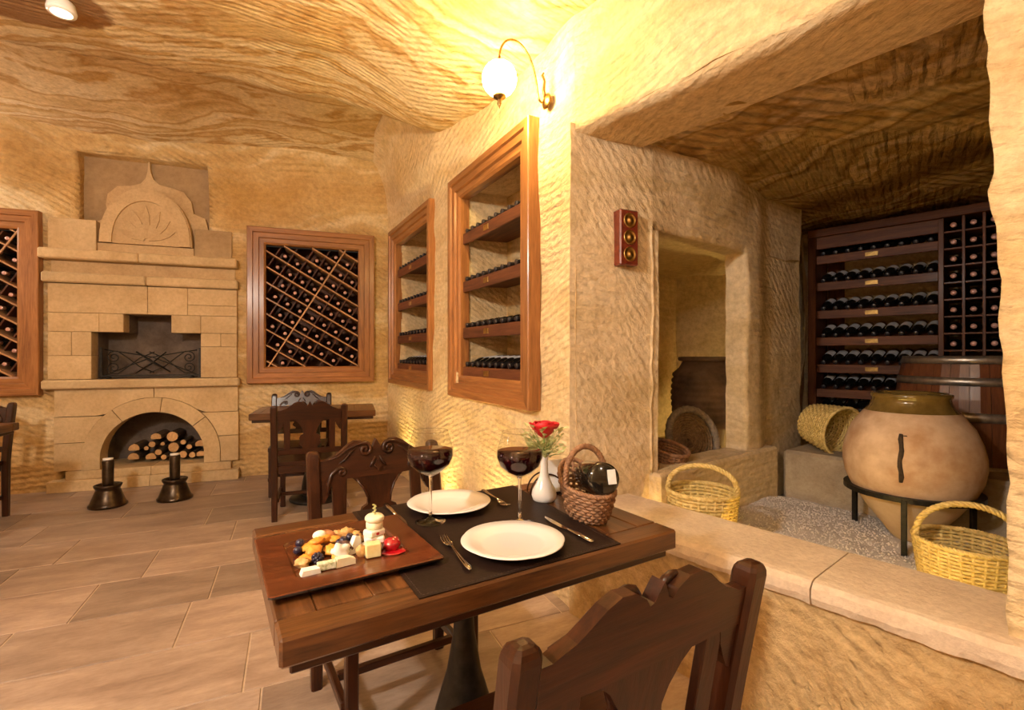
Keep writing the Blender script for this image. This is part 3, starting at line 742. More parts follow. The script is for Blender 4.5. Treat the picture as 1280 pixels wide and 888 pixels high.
def clip_seg(p, d, x0, x1, z0, z1):
    t0, t1 = -9, 9
    for o_, dd, lo, hi in ((p[0], d[0], x0, x1), (p[1], d[1], z0, z1)):
        if abs(dd) < 1e-9:
            if not lo <= o_ <= hi: return None
            continue
        a, b = (lo-o_)/dd, (hi-o_)/dd
        if a > b: a, b = b, a
        t0, t1 = max(t0, a), min(t1, b)
    return (t0, t1) if t1-t0 > .05 else None
def lattice_window(label, x0, x1, z0, z1, grp, blabel, vis_x=-99):
    t = thing('wine_cabinet', label, 'wine cabinet', (PB[0], PB[1], 0), AB)
    wd = .165; moulded_frame(t, x0, x1, z0, z1, wd, M_frX, M_frZ)
    a0, a1, b0, b1 = x0+wd, x1-wd, z0+wd, z1-wd
    MB().box(x0+.1, x1-.1, .46, .49, z0+.1, z1-.1).obj('back_panel', M_rkX, t)
    th = D(31); c = .137; d1 = (math.cos(th), -math.sin(th)); d2 = (math.sin(th), math.cos(th))
    ox, oz = a0-.05, b1-.03
    for k in range(-12, 14):
        p = (ox+d2[0]*k*c, oz+d2[1]*k*c); r = clip_seg(p, d1, a0, a1, b0, b1)
        if r:
            L = r[1]-r[0]; mid = (r[0]+r[1])/2
            s = MB().box(-L/2, L/2, 0, .30, -.007, .007, .002).obj('slat', M_slat, t); s.matrix_local = T(p[0]+d1[0]*mid, .035, p[1]+d1[1]*mid) @ RY(th)
    for k in range(-4, 16):
        p = (ox+d1[0]*k*c, oz+d1[1]*k*c); r = clip_seg(p, d2, a0, a1, b0, b1)
        if r:
            L = r[1]-r[0]; mid = (r[0]+r[1])/2; fr = (k == 5)
            s = MB().box(-L/2, L/2, 0, .012 if fr else .20, -.007, .007, .002).obj('slat', M_slat if fr else M_rkX, t)
            s.matrix_local = T(p[0]+d2[0]*mid, .022 if fr else .13, p[1]+d2[1]*mid) @ RY(th-PI/2)
    F = frameM(PB, AB); rb = random.Random(11)
    for i in range(-14, 16):
        for j in range(-14, 16):
            u = ox+d1[0]*(i+.5)*c+d2[0]*(j+.5)*c; z = oz+d1[1]*(i+.5)*c+d2[1]*(j+.5)*c-.022
            u += .012
            if a0+.035 < u < a1-.03 and b0+.035 < z < b1-.06 and u > vis_x:
                bottle(F @ T(u, .385, z) @ RX(PI/2) @ T(0, 0, rb.uniform(0, .012)), blabel, grp, CAPP)
    return t
lattice_window('walnut-framed wine cabinet with diagonal lattice, between fireplace and cave corner', -1.222, .0, .935, 2.505, 'bottles in the diagonal lattice by the corner', 'dark wine bottle lying neck out in the lattice cabinet between fireplace and corner')
lattice_window('walnut-framed wine cabinet with diagonal lattice, on the fireplace side away from the corner', -3.93, -2.84, .865, 2.485, 'bottles in the lattice away from the corner', 'dark wine bottle lying neck out in the lattice cabinet away from the cave corner', -3.25)

# wall niches with display shelves
def niche(label, x0, x1, z0, z1, grp, blabel, n):
    t = thing('wine_shelf_niche', label, 'wine shelf', (C0[0], C0[1], 0), AR)
    moulded_frame(t, x0, x1, z0, z1, .15, M_frX, M_frZ)
    a0, a1 = x0+.13, x1-.13; h = (z1-z0)
    MB().box(a0-.05, a1+.05, .40, .43, z0+.05, z1-.05).obj('back_wall', M_rockB, t)
    F = frameM(C0, AR); tilt = D(9); rr = random.Random(4)
    for q, (ztop, lab) in enumerate(((2.08, 0), (1.74, 0), (1.412, 0), (1.136, 1))):
        sh = MB().box(a0, a1, .035, .058, ztop-.075, ztop, .003).obj('shelf_rail', M_rkX, t)
        MB().box(-.035, .035, -.004, .0, -.018, .018, .001).obj('brass_plate', M_brass, sh).location = ((a0*.56+a1*.44), .034, ztop-.036)
        bd = MB().box(a0-.02, a1+.02, .0, .34, -.012, .0, .002).obj('shelf_board', M_rkX, t); bd.matrix_local = T(0, .058, ztop-.0195) @ RX(D(6 if lab else 2.5))
        pitch = (a1-a0)/n
        for k in range(n):
            x = a0+pitch*(k+.5)
            bottle(F @ T(x, .352, ztop+(.050 if lab else .032)) @ RX(PI/2+D(2.5 if not lab else 6)), blabel % ('with pale label ' if lab else '', ('top', 'second', 'third', 'lowest')[q]), '%s, %s shelf' % (grp, ('top', 'second', 'third', 'lowest')[q]), CAPK, lab)
    return t
niche('tall walnut-framed wall niche with four bottle shelves beneath the globe lamp', -1.492, -.335, .925, 2.482, 'bottles in the niche under the lamp', 'dark bottle %slying on the %s shelf of the niche beneath the lamp', 10)
niche('tall walnut-framed wall niche with four bottle shelves next to the cave corner', -3.18, -1.905, .932, 2.488, 'bottles in the niche by the corner', 'dark bottle %slying on the %s shelf of the niche near the corner', 11)

# wine rack at the back of the alcove
rk = thing('wine_rack', 'large dark wooden wine rack filling the back of the alcove', 'wine rack', (KR[0], KR[1], 0), AK)
MB().box(.0, .055, -.02, .30, .26, 2.215, .004).obj('side_post', M_rkZ, rk)
MB().box(.0, 1.75, -.03, .30, 2.165, 2.225, .004).obj('top_rail', M_rkX, rk)
MB().box(.055, .82, .0, .03, 2.07, 2.165, .003).obj('valance', M_rkX, rk)
MB().box(.055, .17, .325, .345, .3, 2.165, .003).obj('back_board', M_rkZ, rk)
MB().box(.80, .83, -.01, .30, .26, 2.165, .003).obj('divider', M_rkZ, rk)
F = frameM(KR, AK)
ORD9 = ('top', 'second', 'third', 'fourth', 'fifth', 'sixth', 'seventh', 'eighth', 'lowest')
ORD = ('top', 'second', 'third', 'fourth', 'fifth', 'sixth', 'lowest')
for q, zt in enumerate((2.015, 1.80, 1.575, 1.36, 1.145, .95, .775)):
    r_ = MB().box(.055, .80, .0, .022, zt-.066, zt, .003).obj('shelf_rail', M_rkX, rk)
    if q < 5: MB().box(-.04, .04, -.004, 0, -.016, .016, .001).obj('brass_plate', M_agedbrass, r_).location = (.42, -.001, zt-.033)
    bd = MB().box(.055, .80, .0, .30, -.012, 0, .002).obj('shelf_board', M_rkX, rk); bd.matrix_local = T(0, .022, zt-.0225) @ RX(D(15))
    for k in range(9):
        bottle(F @ T(.098+.0825*k, .31, zt+.0945) @ RX(PI/2+D(15)), 'dark bottle with pale label lying on the %s shelf of the alcove rack' % ORD[q], 'bottles on the %s shelf of the alcove rack' % ORD[q], CAPK, True)
for i, x in enumerate([.93+.1*k for k in range(9)]):
    MB().box(x-.008, x+.008, -.005, .30, 1.0, 2.165, .002).obj('divider', M_rkZ, rk)
for j in range(9):
    MB().box(.83, 1.75, .0, .25, 2.06-j*.1165, 2.072-j*.1165, .002).obj('cell_bar', M_rkX, rk)
    for i in range(9):
        bottle(F @ T(.878+.1*i, .31, 2.112-j*.1165) @ RX(PI/2), 'dark bottle lying neck out in the %s row of square cells of the alcove rack' % ORD9[j], 'bottles in the %s row of rack cells' % ORD9[j], CAPP)

# ------------------------------------------------------------------ lamps
def sconce(P, a, x, z, label, mat, grp='globe wall lamps'):
    t = thing('wall_lamp', label, 'lamp', W(P, a, x, .02, z), a, grp)
    MB().lathe([(0, 0), (.035, 0), (.04, .006), (.03, .012), (.015, .02), (0, .022)], 18, RX(PI/2)).obj('wall_plate', M_agedbrass, t)
    arm = [(0, -.015, 0), (0, -.035, -.02), (0, -.055, .0), (0, -.062, .06), (0, -.075, .13), (0, -.105, .20), (0, -.15, .245), (0, -.20, .258), (0, -.245, .235), (0, -.268, .19), (0, -.274, .155)]
    sp = []
    for i in range(len(arm)-1):
        for k in range(3):
            A, B = Vector(arm[i]), Vector(arm[i+1]); sp.append(A.lerp(B, k/3))
    sp.append(Vector(arm[-1]))
    for _ in range(3): sp = [sp[0]]+[(sp[i-1]+sp[i]*2+sp[i+1])/4 for i in range(1, len(sp)-1)]+[sp[-1]]
    MB().tube(sp, .0055, 8).obj('arm', M_agedbrass, t)
    MB().tube([(0, -.012, .0), (0, -.022, .05), (.0, -.016, .10), (0, -.03, .125), (0, -.022, .14)], [.006, .009, .006, .007, .004], 8).obj('scroll', M_agedbrass, t)
    MB().lathe([(0, .150), (.006, .150), (.008, .14), (.014, .135), (.018, .128), (.034, .120), (.036, .116), (0, .116)], 18, T(0, -.274, 0)).obj('cap', M_agedbrass, t)
    MB().ball((0, -.274, .04), .083, n=28).obj('globe', mat, t)
    m = MB().lathe([(0, -.045), (.02, -.043), (.034, -.036), (.030, -.05), (.014, -.058), (.008, -.07), (.011, -.08), (.004, -.092), (0, -.105)], 16, T(0, -.274, 0)).obj('finial', M_agedbrass, t)
    return t
sconce(C0, AR, -.222, 2.51, 'lit white globe lamp on a curved brass arm above the shelf niche', M_globe)
lw = math.atan2(3.75+2.2, -6.1+5.2)
sconce(PB, AB, -4.15, 2.45, 'lit white globe lamp on the fireplace wall beyond the lattice cabinet', M_globe2)
sconce((-5.2, -1.9), PI, -4.3, 2.50, 'added fill globe lamp on the unseen rear wall opposite the fireplace', M_globe3)  # added globe out of view, fill from the rear
sconce((-5.2, -1.9), PI, -6.9, 2.50, 'added fill globe lamp on the unseen rear wall opposite the table', M_globe4)  # added globe out of view, weak fill behind the near chair
sconce((-5.2, -2.2), lw, 2.4, 2.4, 'added fill globe lamp on the unseen far side wall', M_globe2)  # added globe out of view, fill from the side
sp = thing('ceiling_spot', 'small cream spotlight on the cave ceiling beside a brown stain', 'spotlight', (-2.28, 2.47, 2.97), 0)
MB().lathe([(0, .10), (.05, .10), (.052, .085), (.03, .08), (.03, .05), (.055, .03), (.062, -.01), (.058, -.02), (0, -.02)], 20).obj('housing', M_china, sp)
MB().lathe([(0, -.021), (.045, -.021), (.045, -.016), (0, -.016)], 18).obj('lens', M_spot, sp)
# yellow strip lamps: behind the ledge, in the chamber
def strip(P, a, x0, x1, y, z, label, mt=None):
    t = thing('strip_light', label, 'strip light', W(P, a, (x0+x1)/2, y, z), a, 'yellow strip lights'); L = x1-x0
    MB().box(-L/2, L/2, -.012, .012, 0, .012, .003).obj('channel', M_steel, t)
    MB().tube([(-L/2+.01, 0, .017), (L/2-.01, 0, .017)], .008, 8).obj('tube', mt or M_strip, t)
strip(C0, AL, .05, 1.55, .375, .30, 'yellow strip light lying behind the ledge in the gravel')
strip(J1, AA, 1.36, 1.50, .17, .515, 'yellow strip light on the chamber floor behind the post', M_strip2)
def uplight(P, label, mt):
    t = thing('floor_uplight', label, 'uplight', P, 0, 'small floor uplights')
    MB().lathe([(0, 0), (.055, 0), (.055, .075), (.049, .075), (.049, .012), (0, .012)], 20).obj('housing', M_iron, t)
    MB().lathe([(0, .0135), (.044, .0135), (.044, .0165), (0, .0165)], 20).obj('lens', mt, t)
M_up = emis('yellow_uplight', (1.0, .74, .26), 520.0)
for s_, nm in ((2.75, 'between the shelf niche and the cave corner'), (1.55, 'between the two shelf niches'), (.75, 'below the niche under the lamp')):
    p = W(C0, AR, -s_, -.13, .001); uplight(p, 'small black floor uplight at the wall foot '+nm, M_up)
# unseen pendant globe, added to light table, ledge and shelf wall
pd = thing('pendant_fill', 'added fill globe hanging unseen from the ceiling away from the walls', 'lamp', (-1.55, -.25, 2.36), 0)
MB().ball((0, 0, 0), .10, n=24).obj('globe', emis('pendant_fill_globe', (1.0, .91, .80), PEND_W), pd)
MB().lathe([(0, .13), (.012, .13), (.04, .10), (.042, .09), (0, .09)], 18).obj('cap', M_agedbrass, pd); MB().tube([(0, 0, .12), (0, 0, .66)], .006, 8).obj('rod', M_agedbrass, pd)

# ------------------------------------------------------------------ switch plate on the jamb
sw = thing('switch_panel', 'red-brown wooden switch plate with three round brass switches on the jamb', 'light switch', W(C0, AJ, .308, -.02, 1.79), AJ)
MB().box(-.055, .055, -.03, .03, -.135, .135, .006).obj('plate', M_red_switch, sw)
for z in (-.082, 0, .082):
    k = MB().lathe([(0, 0), (.036, 0), (.036, .004), (.031, .006), (.030, .004), (.012, .004), (.010, .010), (0, .011)], 20, RX(PI/2)).obj('switch', M_brass, sw); k.location = (0, -.03, z)

# ------------------------------------------------------------------ wicker
def wicker(par, rf, H, rows, stakes, r, mat, name='weave', z0=0.0, amp=.004, rise=None, zf=None):
    m = MB()
    for i in range(rows):
        t = i/(rows-1); z = z0+H*t; path = []; n = stakes*2
        for k in range(n):
            a = 2*PI*k/n; rx, ry = rf(t); of = amp*(1 if (k+i) % 2 else -1) if k % 1 == 0 else 0
            zz = z+(rise(a, t) if rise else 0)
            path.append(((rx+of)*math.cos(a), (ry+of)*math.sin(a), zz))
        m.tube(path, r, 5, True)
    w_ = m.obj(name, mat, par, fix=False)
    m = MB()
    for k in range(stakes):
        a = 2*PI*(k+.5)/stakes
        m.tube([((rf(t)[0])*math.cos(a), (rf(t)[1])*math.sin(a), z0+H*t+(rise(a, t) if rise else 0)) for t in (0, .25, .5, .75, 1)], r*.9, 5)
    m.obj('stakes', mat, par, fix=False)
    rx, ry = rf(0)
    m = MB()
    for q in range(1, 7): m.tube([(rx*q/6.2*math.cos(2*PI*k/30), ry*q/6.2*math.sin(2*PI*k/30), z0+.004) for k in range(30)], rx/6.2*.55, 5, True, flat=.6)
    m.obj('base', mat, par, fix=False)
def rope(path, r, mat, par, name, strands=3, tw=14, closed=False):
    P = [Vector(p) for p in path]; n = len(P); m = MB()
    for s in range(strands):
        q = []
        for i, p in enumerate(P):
            t = (P[(i+1) % n]-P[i-1]) if closed else (P[min(i+1, n-1)]-P[max(i-1, 0)]); t.normalize()
            a = t.orthogonal(); up = Vector((0, 0, 1)) if abs(t.z) < .95 else Vector((0, 1, 0))
            a = (up-t*up.dot(t)).normalized(); b = t.cross(a)
            an = 2*PI*(i/n*tw+s/strands); q.append(p+(a*math.cos(an)+b*math.sin(an))*r*.55)
        m.tube(q, r*.6, 5, closed)
    return m.obj(name, mat, par, fix=False)
def circ(rx, ry, z, n=96, rise=None): return [(rx*math.cos(2*PI*k/n), ry*math.sin(2*PI*k/n), z+(rise(2*PI*k/n, 1) if rise else 0)) for k in range(n)]
def basket(label, loc, rz, r0, r1, H, hh, mat, rows=18, stakes=30):
    t = thing('wicker_basket', label, 'basket', loc, rz)
    rf = lambda q: (r0+(r1-r0)*q**.8,)*2
    wicker(t, rf, H, rows, stakes, H/rows*.5, mat)
    rope(circ(r1, r1, H+.004), .011, mat, t, 'rim', 3, 26, True)
    if hh:
        n = 70; rope([(r1*math.cos(PI*k/n)*(1-.02), .0, H+hh*math.sin(PI*k/n)**.8) for k in range(n+1)], .012, mat, t, 'handle', 3, 9)
    return t
gz = lambda x, y: zgrav(x, y)+.004
basket('yellow wicker basket with hooped handle between ledge and chamber sill', (.895, 2.30, gz(.895, 2.30)), D(-20), .115, .155, .30, .12, M_wick, 20, 28)
basket('yellow wicker basket with arched handle standing beside the jar stand', (1.80, 1.93, gz(1.80, 1.93)), D(-25), .135, .165, .20, .15, M_wick, 15, 30)
b = basket('round straw basket lying on its side on the grey kerb', (2.0, 3.27, .765), 0, .12, .155, .22, 0, M_wick, 15, 28)
b.rotation_euler = (D(0), D(98), D(-75))
b.location = (2.03, 3.29, .765)

# chamber: dark clay jar, dark woven tray, small basket
jr = thing('clay_jar', 'large dark ribbed clay jar inside the chamber opening', 'jar', W(J1, AA, 1.27, .47, .505), 0)
pj = [(0, 0), (.13, 0), (.16, .03), (.205, .15)]
for i in range(9):
    z = .19+i*.045; r = .262-.35*(z-.40)**2*1.6; pj += [(r-.006, z), (r+.003, z+.012), (r+.002, z+.030)]
pj += [(.205, .62), (.185, .655), (.175, .675)]
MB().lathe(pj, 40).obj('body', M_jar, jr)
MB().lathe([(.172, .668), (.205, .672), (.212, .685), (.208, .70), (.18, .702), (.165, .69), (.165, .6), (.2, .5)], 40).obj('rim', M_jar, jr)
tr = thing('woven_tray', 'dark round woven tray with thick rim leaning in front of the jar', 'tray', W(J1, AA, .66, .20, .70), 0)
tr.rotation_euler = (D(72), 0, AA+D(-14))
rope(circ(.185, .185, 0, 110), .022, M_wickg, tr, 'rim', 4, 20, True)
m = MB()
for q in range(1, 13): m.tube([(.18*q/12.5*math.cos(2*PI*k/36), .18*q/12.5*math.sin(2*PI*k/36), -.05+.05*(q/12.5)**3+.003*(1 if (k+q) % 2 else -1)) for k in range(36)], .0078, 5, True)
m.obj('weave', M_wickd, tr, fix=False)
m = MB()
for k in range(18):
    a = 2*PI*k/18; m.tube([(.18*q*math.cos(a), .18*q*math.sin(a), -.05+.05*q**3-.004) for q in (.05, .3, .6, .85, 1)], .006, 5)
m.obj('stakes', M_wickd, tr, fix=False)
e = basket('small brown woven basket tipped against the chamber jamb', (0, 0, 0), 0, .075, .105, .19, 0, M_wickb, 13, 22)
e.location = W(J1, AA, .30, .17, .51); e.rotation_euler = (D(14), D(10), 0)

# ------------------------------------------------------------------ big jar on an iron stand
AX, AY = 2.0, 2.45
aj = thing('amphora', 'big buff terracotta jar with olive glazed mouth resting in an iron stand', 'jar', (AX, AY, zfl+.045), 0)
zb = zfl+.045
am = [(0, 0), (.06, .0), (.082, .02), (.125, .08), (.185, .16), (.245, .255)]
am2 = [(.245, .255), (.272, .32), (.283, .385), (.282, .44), (.270, .50), (.243, .57), (.200, .632), (.172, .662), (.165, .668)]
MB().lathe(am, 48).obj('lower_body', M_clay2, aj); MB().lathe(am2, 48).obj('body', M_clay, aj)
MB().lathe([(.190, .645), (.172, .665), (.160, .69), (.156, .708), (.163, .716), (.164, .732), (.150, .738), (.138, .73), (.132, .70), (.16, .62), (.2, .5)], 48).obj('glazed_neck', M_glaze, aj)
va = Vector((-AX, -AY, 0)).normalized()
def surf(ang, z):
    for (r0, z0), (r1, z1) in zip(am+am2[1:], (am+am2[1:])[1:]):
        if z0 <= z <= z1: r = r0+(r1-r0)*(z-z0)/(z1-z0); break
    return Vector(((r+.001)*math.cos(ang), (r+.001)*math.sin(ang), z))
a0 = math.atan2(va.y, va.x)-.10
cr_ = MB(); cr_.tube([surf(a0-.02+.012*math.sin(i*1.3)-.05*(1-i/9)*0, .335+.22*i/9) for i in range(10)], [.010, .014, .012, .013, .012, .014, .013, .012, .014, .010], 6, flat=.5)
cr_.tube([surf(a0-.02+.012*i-.01, .548) for i in range(8)], .005, 6, flat=.5)
cr_.obj('mended_crack', M_crack, aj)
st = thing('iron_stand', 'black iron ring stand with slim legs holding the big jar', 'stand', (AX, AY, zfl), 0)
MB().lathe([(.252, .285), (.279, .285), (.279, .308), (.252, .308)], 48, close=True, smooth=False).obj('ring', M_iron, st)
for an in (226, 112, 349):
    a = D(an); MB().box(-.011, .011, -.011, .011, 0, .30, .002, T(.272*math.cos(a), .272*math.sin(a), .0) @ RZ(a)).obj('leg', M_iron, st)
# barrel
BX, BY = 2.735, 2.91
br = thing('wine_barrel', 'brown oak wine barrel with metal hoops standing before the wine rack', 'barrel', (BX, BY, zfl+.01), .2)
ns = 26; Hb = .955
def brad(z): return .315+.055*(1-((z-Hb/2)/(Hb/2))**2)
for k in range(ns):
    m = MB(); da = 2*PI/ns; zz = [Hb*i/8 for i in range(9)]
    for z in zz:
        R = brad(z)
        for a, rr in ((-da/2+.003, R-.003), (0, R), (da/2-.003, R-.003), (da/2-.003, R-.028), (-da/2+.003, R-.028)): m.v.append(Vector((rr*math.cos(a), rr*math.sin(a), z)))
    for i in range(8):
        for j in range(5): m.f.append([i*5+j, i*5+(j+1) % 5, i*5+5+(j+1) % 5, i*5+5+j]); m.sm.append(False)
    m.f += [[4, 3, 2, 1, 0], [40, 41, 42, 43, 44]]; m.sm += [False, False]
    o = (link('stave', stv, br) if k else m.obj('stave', M_barrel, br))
    if not k: stv = o.data
    o.rotation_euler = (0, 0, k*da)
MB().lathe([(0, Hb-.03), (brad(Hb)-.026, Hb-.03), (brad(Hb)-.026, Hb-.05), (0, Hb-.05)], 40).obj('barrel_head', M_barrel, br)
for z0, wd in ((Hb-.045, .045), (Hb-.165, .045), (Hb-.36, .05), (.31, .05), (.12, .045), (.0, .045)):
    MB().lathe([(brad(z0)+.001, z0), (brad(z0)+.004, z0), (brad(z0+wd)+.004, z0+wd), (brad(z0+wd)+.001, z0+wd)], 48, close=True).obj('hoop', M_hoop, br)

# ------------------------------------------------------------------ tables
TH = .765; TL, TD = .94, .589
def make_table():
    t = thing('dining_table', 'dark wooden table laid for two with leather runner and cheese tray', 'table')
    x0, y0 = TL/2, TD/2; bw = .07; z0 = TH-.05
    for s in (-1, 1):
        MB().box(-x0, x0, min(s*y0, s*(y0-bw)), max(s*y0, s*(y0-bw)), z0, TH, .005).obj('border_plank', M_tbX, t)
        MB().box(min(s*x0, s*(x0-bw)), max(s*x0, s*(x0-bw)), -y0+bw+.001, y0-bw-.001, z0, TH, .004).obj('border_plank', M_tbY, t)
    n = 8; iw = (TL-2*bw)/n
    for k in range(n):
        xa = -x0+bw+k*iw; MB().box(xa+.0006, xa+iw-.0006, -y0+bw+.001, y0-bw-.001, z0+.01, TH-.0008, .0015).obj('top_plank', M_tbY, t)
    MB().box(-x0+.018, x0-.018, -y0+.018, y0-.018, z0-.022, z0+.005, .003).obj('under_frame', M_dkX, t)
    MB().lathe([(0, .695), (.07, .695), (.07, .685), (.024, .67), (.022, .60), (.028, .50), (.045, .40), (.075, .30), (.105, .20), (.12, .12), (.125, .06), (.12, .045), (0, .045)], 30).obj('pedestal', M_iron, t)
    MB().lathe([(0, .0), (.215, .0), (.22, .012), (.21, .025), (.15, .04), (.11, .05), (0, .05)], 36).obj('base', M_iron, t)
    return t
AT = D(31.72); TF = Vector((-.3704, .7764, 0)); ua = Vector((math.cos(AT), math.sin(AT), 0)); ub = Vector((-math.sin(AT), math.cos(AT), 0))
def TP(a, b, z=0.0): p = TF+ua*a+ub*b; return Vector((p.x, p.y, TH+z))
tb = make_table(); c = TP(TL/2, TD/2); tb.location = (c.x, c.y, 0); tb.rotation_euler = (0, 0, AT)
A2 = D(18); c2 = Vector((-2.02, 3.74, 0))+Vector((math.cos(A2), math.sin(A2), 0))*TL/2+Vector((-math.sin(A2), math.cos(A2), 0))*TD/2
dup(tb, (c2.x, c2.y, 0), A2, 'bare wooden table under the lattice wine cabinet by the corner')
c3 = Vector((-3.33, 3.30, 0))-Vector((math.cos(A2), math.sin(A2), 0))*TL/2-Vector((-math.sin(A2), math.cos(A2), 0))*TD/2
dup(tb, (c3.x, c3.y, 0), A2, 'bare wooden table on the fireplace side away from the cave corner')

# ------------------------------------------------------------------ chairs
def make_chair():
    t = thing('dining_chair', 'carved dark wooden chair', 'chair', group='carved wooden chairs')
    rk_ = lambda z: 0 if z < .42 else -.075*((z-.42)/.43)**1.15           # rake of the back
    for s in (-1, 1):
        m = MB(); zs = [0, .15, .30, .42, .52, .62, .72, .80, .832, .842, .849, .853, .855]; hw = [.019, .021, .022, .023, .023, .0235, .0235, .0235, .0235, .022, .0185, .013, .006]
        for z, h_ in zip(zs, hw):
            y = rk_(z); b_ = h_*.35
            for dx, dy in ((-h_, -h_+b_), (-h_+b_, -h_), (h_-b_, -h_), (h_, -h_+b_), (h_, h_-b_), (h_-b_, h_), (-h_+b_, h_), (-h_, h_-b_)): m.v.append(Vector((s*.24+dx, y+dy, z)))
        K = 8
        for i in range(len(zs)-1):
            for k in range(K): m.f.append([i*K+k, i*K+(k+1) % K, i*K+K+(k+1) % K, i*K+K+k]); m.sm.append(False)
        m.f.append(list(range(K))[::-1]); m.f.append([(len(zs)-1)*K+k for k in range(K)]); m.sm += [False]*2
        m.obj('back_post', M_dkZ, t)
        MB().box(s*.205-.019, s*.205+.019, .355, .393, 0, .40, .005).obj('leg', M_dkZ, t)
        MB().box(s*.222-.011, s*.222+.011, .02, .36, .13, .16, .003).obj('stretcher', M_dkY, t)
    MB().box(-.21, .21, .19, .214, .132, .158, .003).obj('stretcher', M_dkX, t)
    m = MB().prism([(-.235, .02), (-.225, .41), (.225, .41), (.235, .02)], 0, .03); 
    for v in m.v: v.y, v.z = v.z, .395+v.y
    m.obj('seat', M_dkX, t)
    ap = [(-.19, .398), (-.19, .35), (-.14, .345), (-.11, .362), (-.07, .338), (-.03, .335), (0, .322), (.03, .335), (.07, .338), (.11, .362), (.14, .345), (.19, .35), (.19, .398)]
    MB().prism(ap, .365, .385).obj('apron', M_dkX, t)
    MB().box(-.222, .222, -.008, .014, .345, .398, .003).obj('back_apron', M_dkX, t)
    # raked back parts are built upright then sheared to follow the posts
    def rake(m, dy=0):
        for v in m.v: v.y += rk_(v.z)+dy
        return m
    half = [(.006, .872), (.016, .852), (.024, .848), (.034, .862), (.058, .878), (.085, .880), (.11, .868), (.135, .848), (.158, .832), (.178, .824), (.196, .816), (.216, .816), (.216, .745)]
    lo = [(.17, .745), (.10, .742), (.05, .742)]
    R = half+lo; outline = R+[(-x, z) for x, z in R[::-1]]
    outline = [(0, .882)]+outline
    cr = rake(MB().prism(outline, -.013, .013)).obj('crest_rail', M_dkX, t)
    sp = [(.105, .745), (.078, .72), (.055, .685), (.044, .655), (.046, .635), (.066, .625), (.074, .605), (.066, .585), (.078, .570), (.070, .553), (.05, .54), (.055, .52)]
    spl = rake(MB().prism(sp+[(-x, z) for x, z in sp[::-1]], -.010, .010)).obj('splat', M_dkZ, t)
    for s in (-1, 1):
        m = MB()
        m.box(s*.155-.021, s*.155+.021, -.010, .010, .52, .748, .002); rake(m).obj('slat', M_dkZ, t)
    rake(MB().box(-.218, .218, -.011, .013, .485, .525, .003)).obj('lower_rail', M_dkX, t)
    # carving on the front face of crest and splat
    def carve(pts, r, par, nm='carved_scroll'):
        m = MB().tube([(x, .014, z) for x, z in pts], r, 6, flat=.9)
        rake(m); return m.obj(nm, M_dkX, par)
    def spir(cx, cz, r0, r1, t0, turns, n=16): return [(cx+(r0+(r1-r0)*i/n)*math.cos(t0+turns*2*PI*i/n), cz+(r0+(r1-r0)*i/n)*math.sin(t0+turns*2*PI*i/n)) for i in range(n+1)]
    for s in (-1, 1):
        f = lambda P: [(s*x, z) for x, z in P]
        P = [(.185, .818), (.15, .828), (.115, .852), (.075, .868)]+spir(.048, .845, .026, .006, PI/2, 1.3)
        n_ = len(P); carve(f(P), [.003+.006*min(1, i/4) for i in range(n_)], cr)
        carve(f([(.15, .80), (.125, .815), (.105, .838), (.085, .850)]), [.002, .005, .005, .002], cr)
        carve(f([(.035, .775), (.022, .79), (.008, .815)]), [.002, .007, .003], cr)
        P = [(.19, .695), (.192, .73), (.178, .765), (.155, .783)]+spir(.14, .768, .016, .004, PI/2, 1.2, 10)
        carve(f(P), [.008]*4+[.0065]*(len(P)-4), cr)
        m = MB().prism([(s*x, z) for x, z in ((.215, .75), (.168, .75), (.175, .72), (.19, .69), (.205, .665), (.215, .66))], -.011, .011); rake(m).obj('bracket', M_dkX, cr)
        carve(f([(.085, .735), (.062, .705), (.046, .665), (.044, .64)]), [.003, .005, .005, .003], spl)
        carve(f(spir(.058, .605, .016, .004, PI, 1.3, 10)), .006, spl)
    m = MB().prism([(0, .805), (.016, .785), (0, .76), (-.016, .785)], .010, .024); rake(m).obj('carved_leaf', M_dkX, cr)
    return t
ch = make_chair()
ch.location = (.180, .808, 0); ch.rotation_euler = (0, 0, D(31)); ch['label'] = 'carved dark chair seen from behind, drawn up beside the plate and fork'
dup(ch, (-.512, 1.913, 0), AT+PI, 'carved dark chair facing the laid table across the cheese tray')
dup(ch, (-1.515, 3.66, 0), D(22), 'carved dark chair with its back to the laid table, at the bare corner table')
dup(ch, (-1.985, 4.60, 0), A2+PI, 'carved dark chair against the cave wall behind the bare corner table')
dup(ch, (-4.06, 3.62, 0), A2+PI, 'carved dark chair at the bare table away from the cave corner')

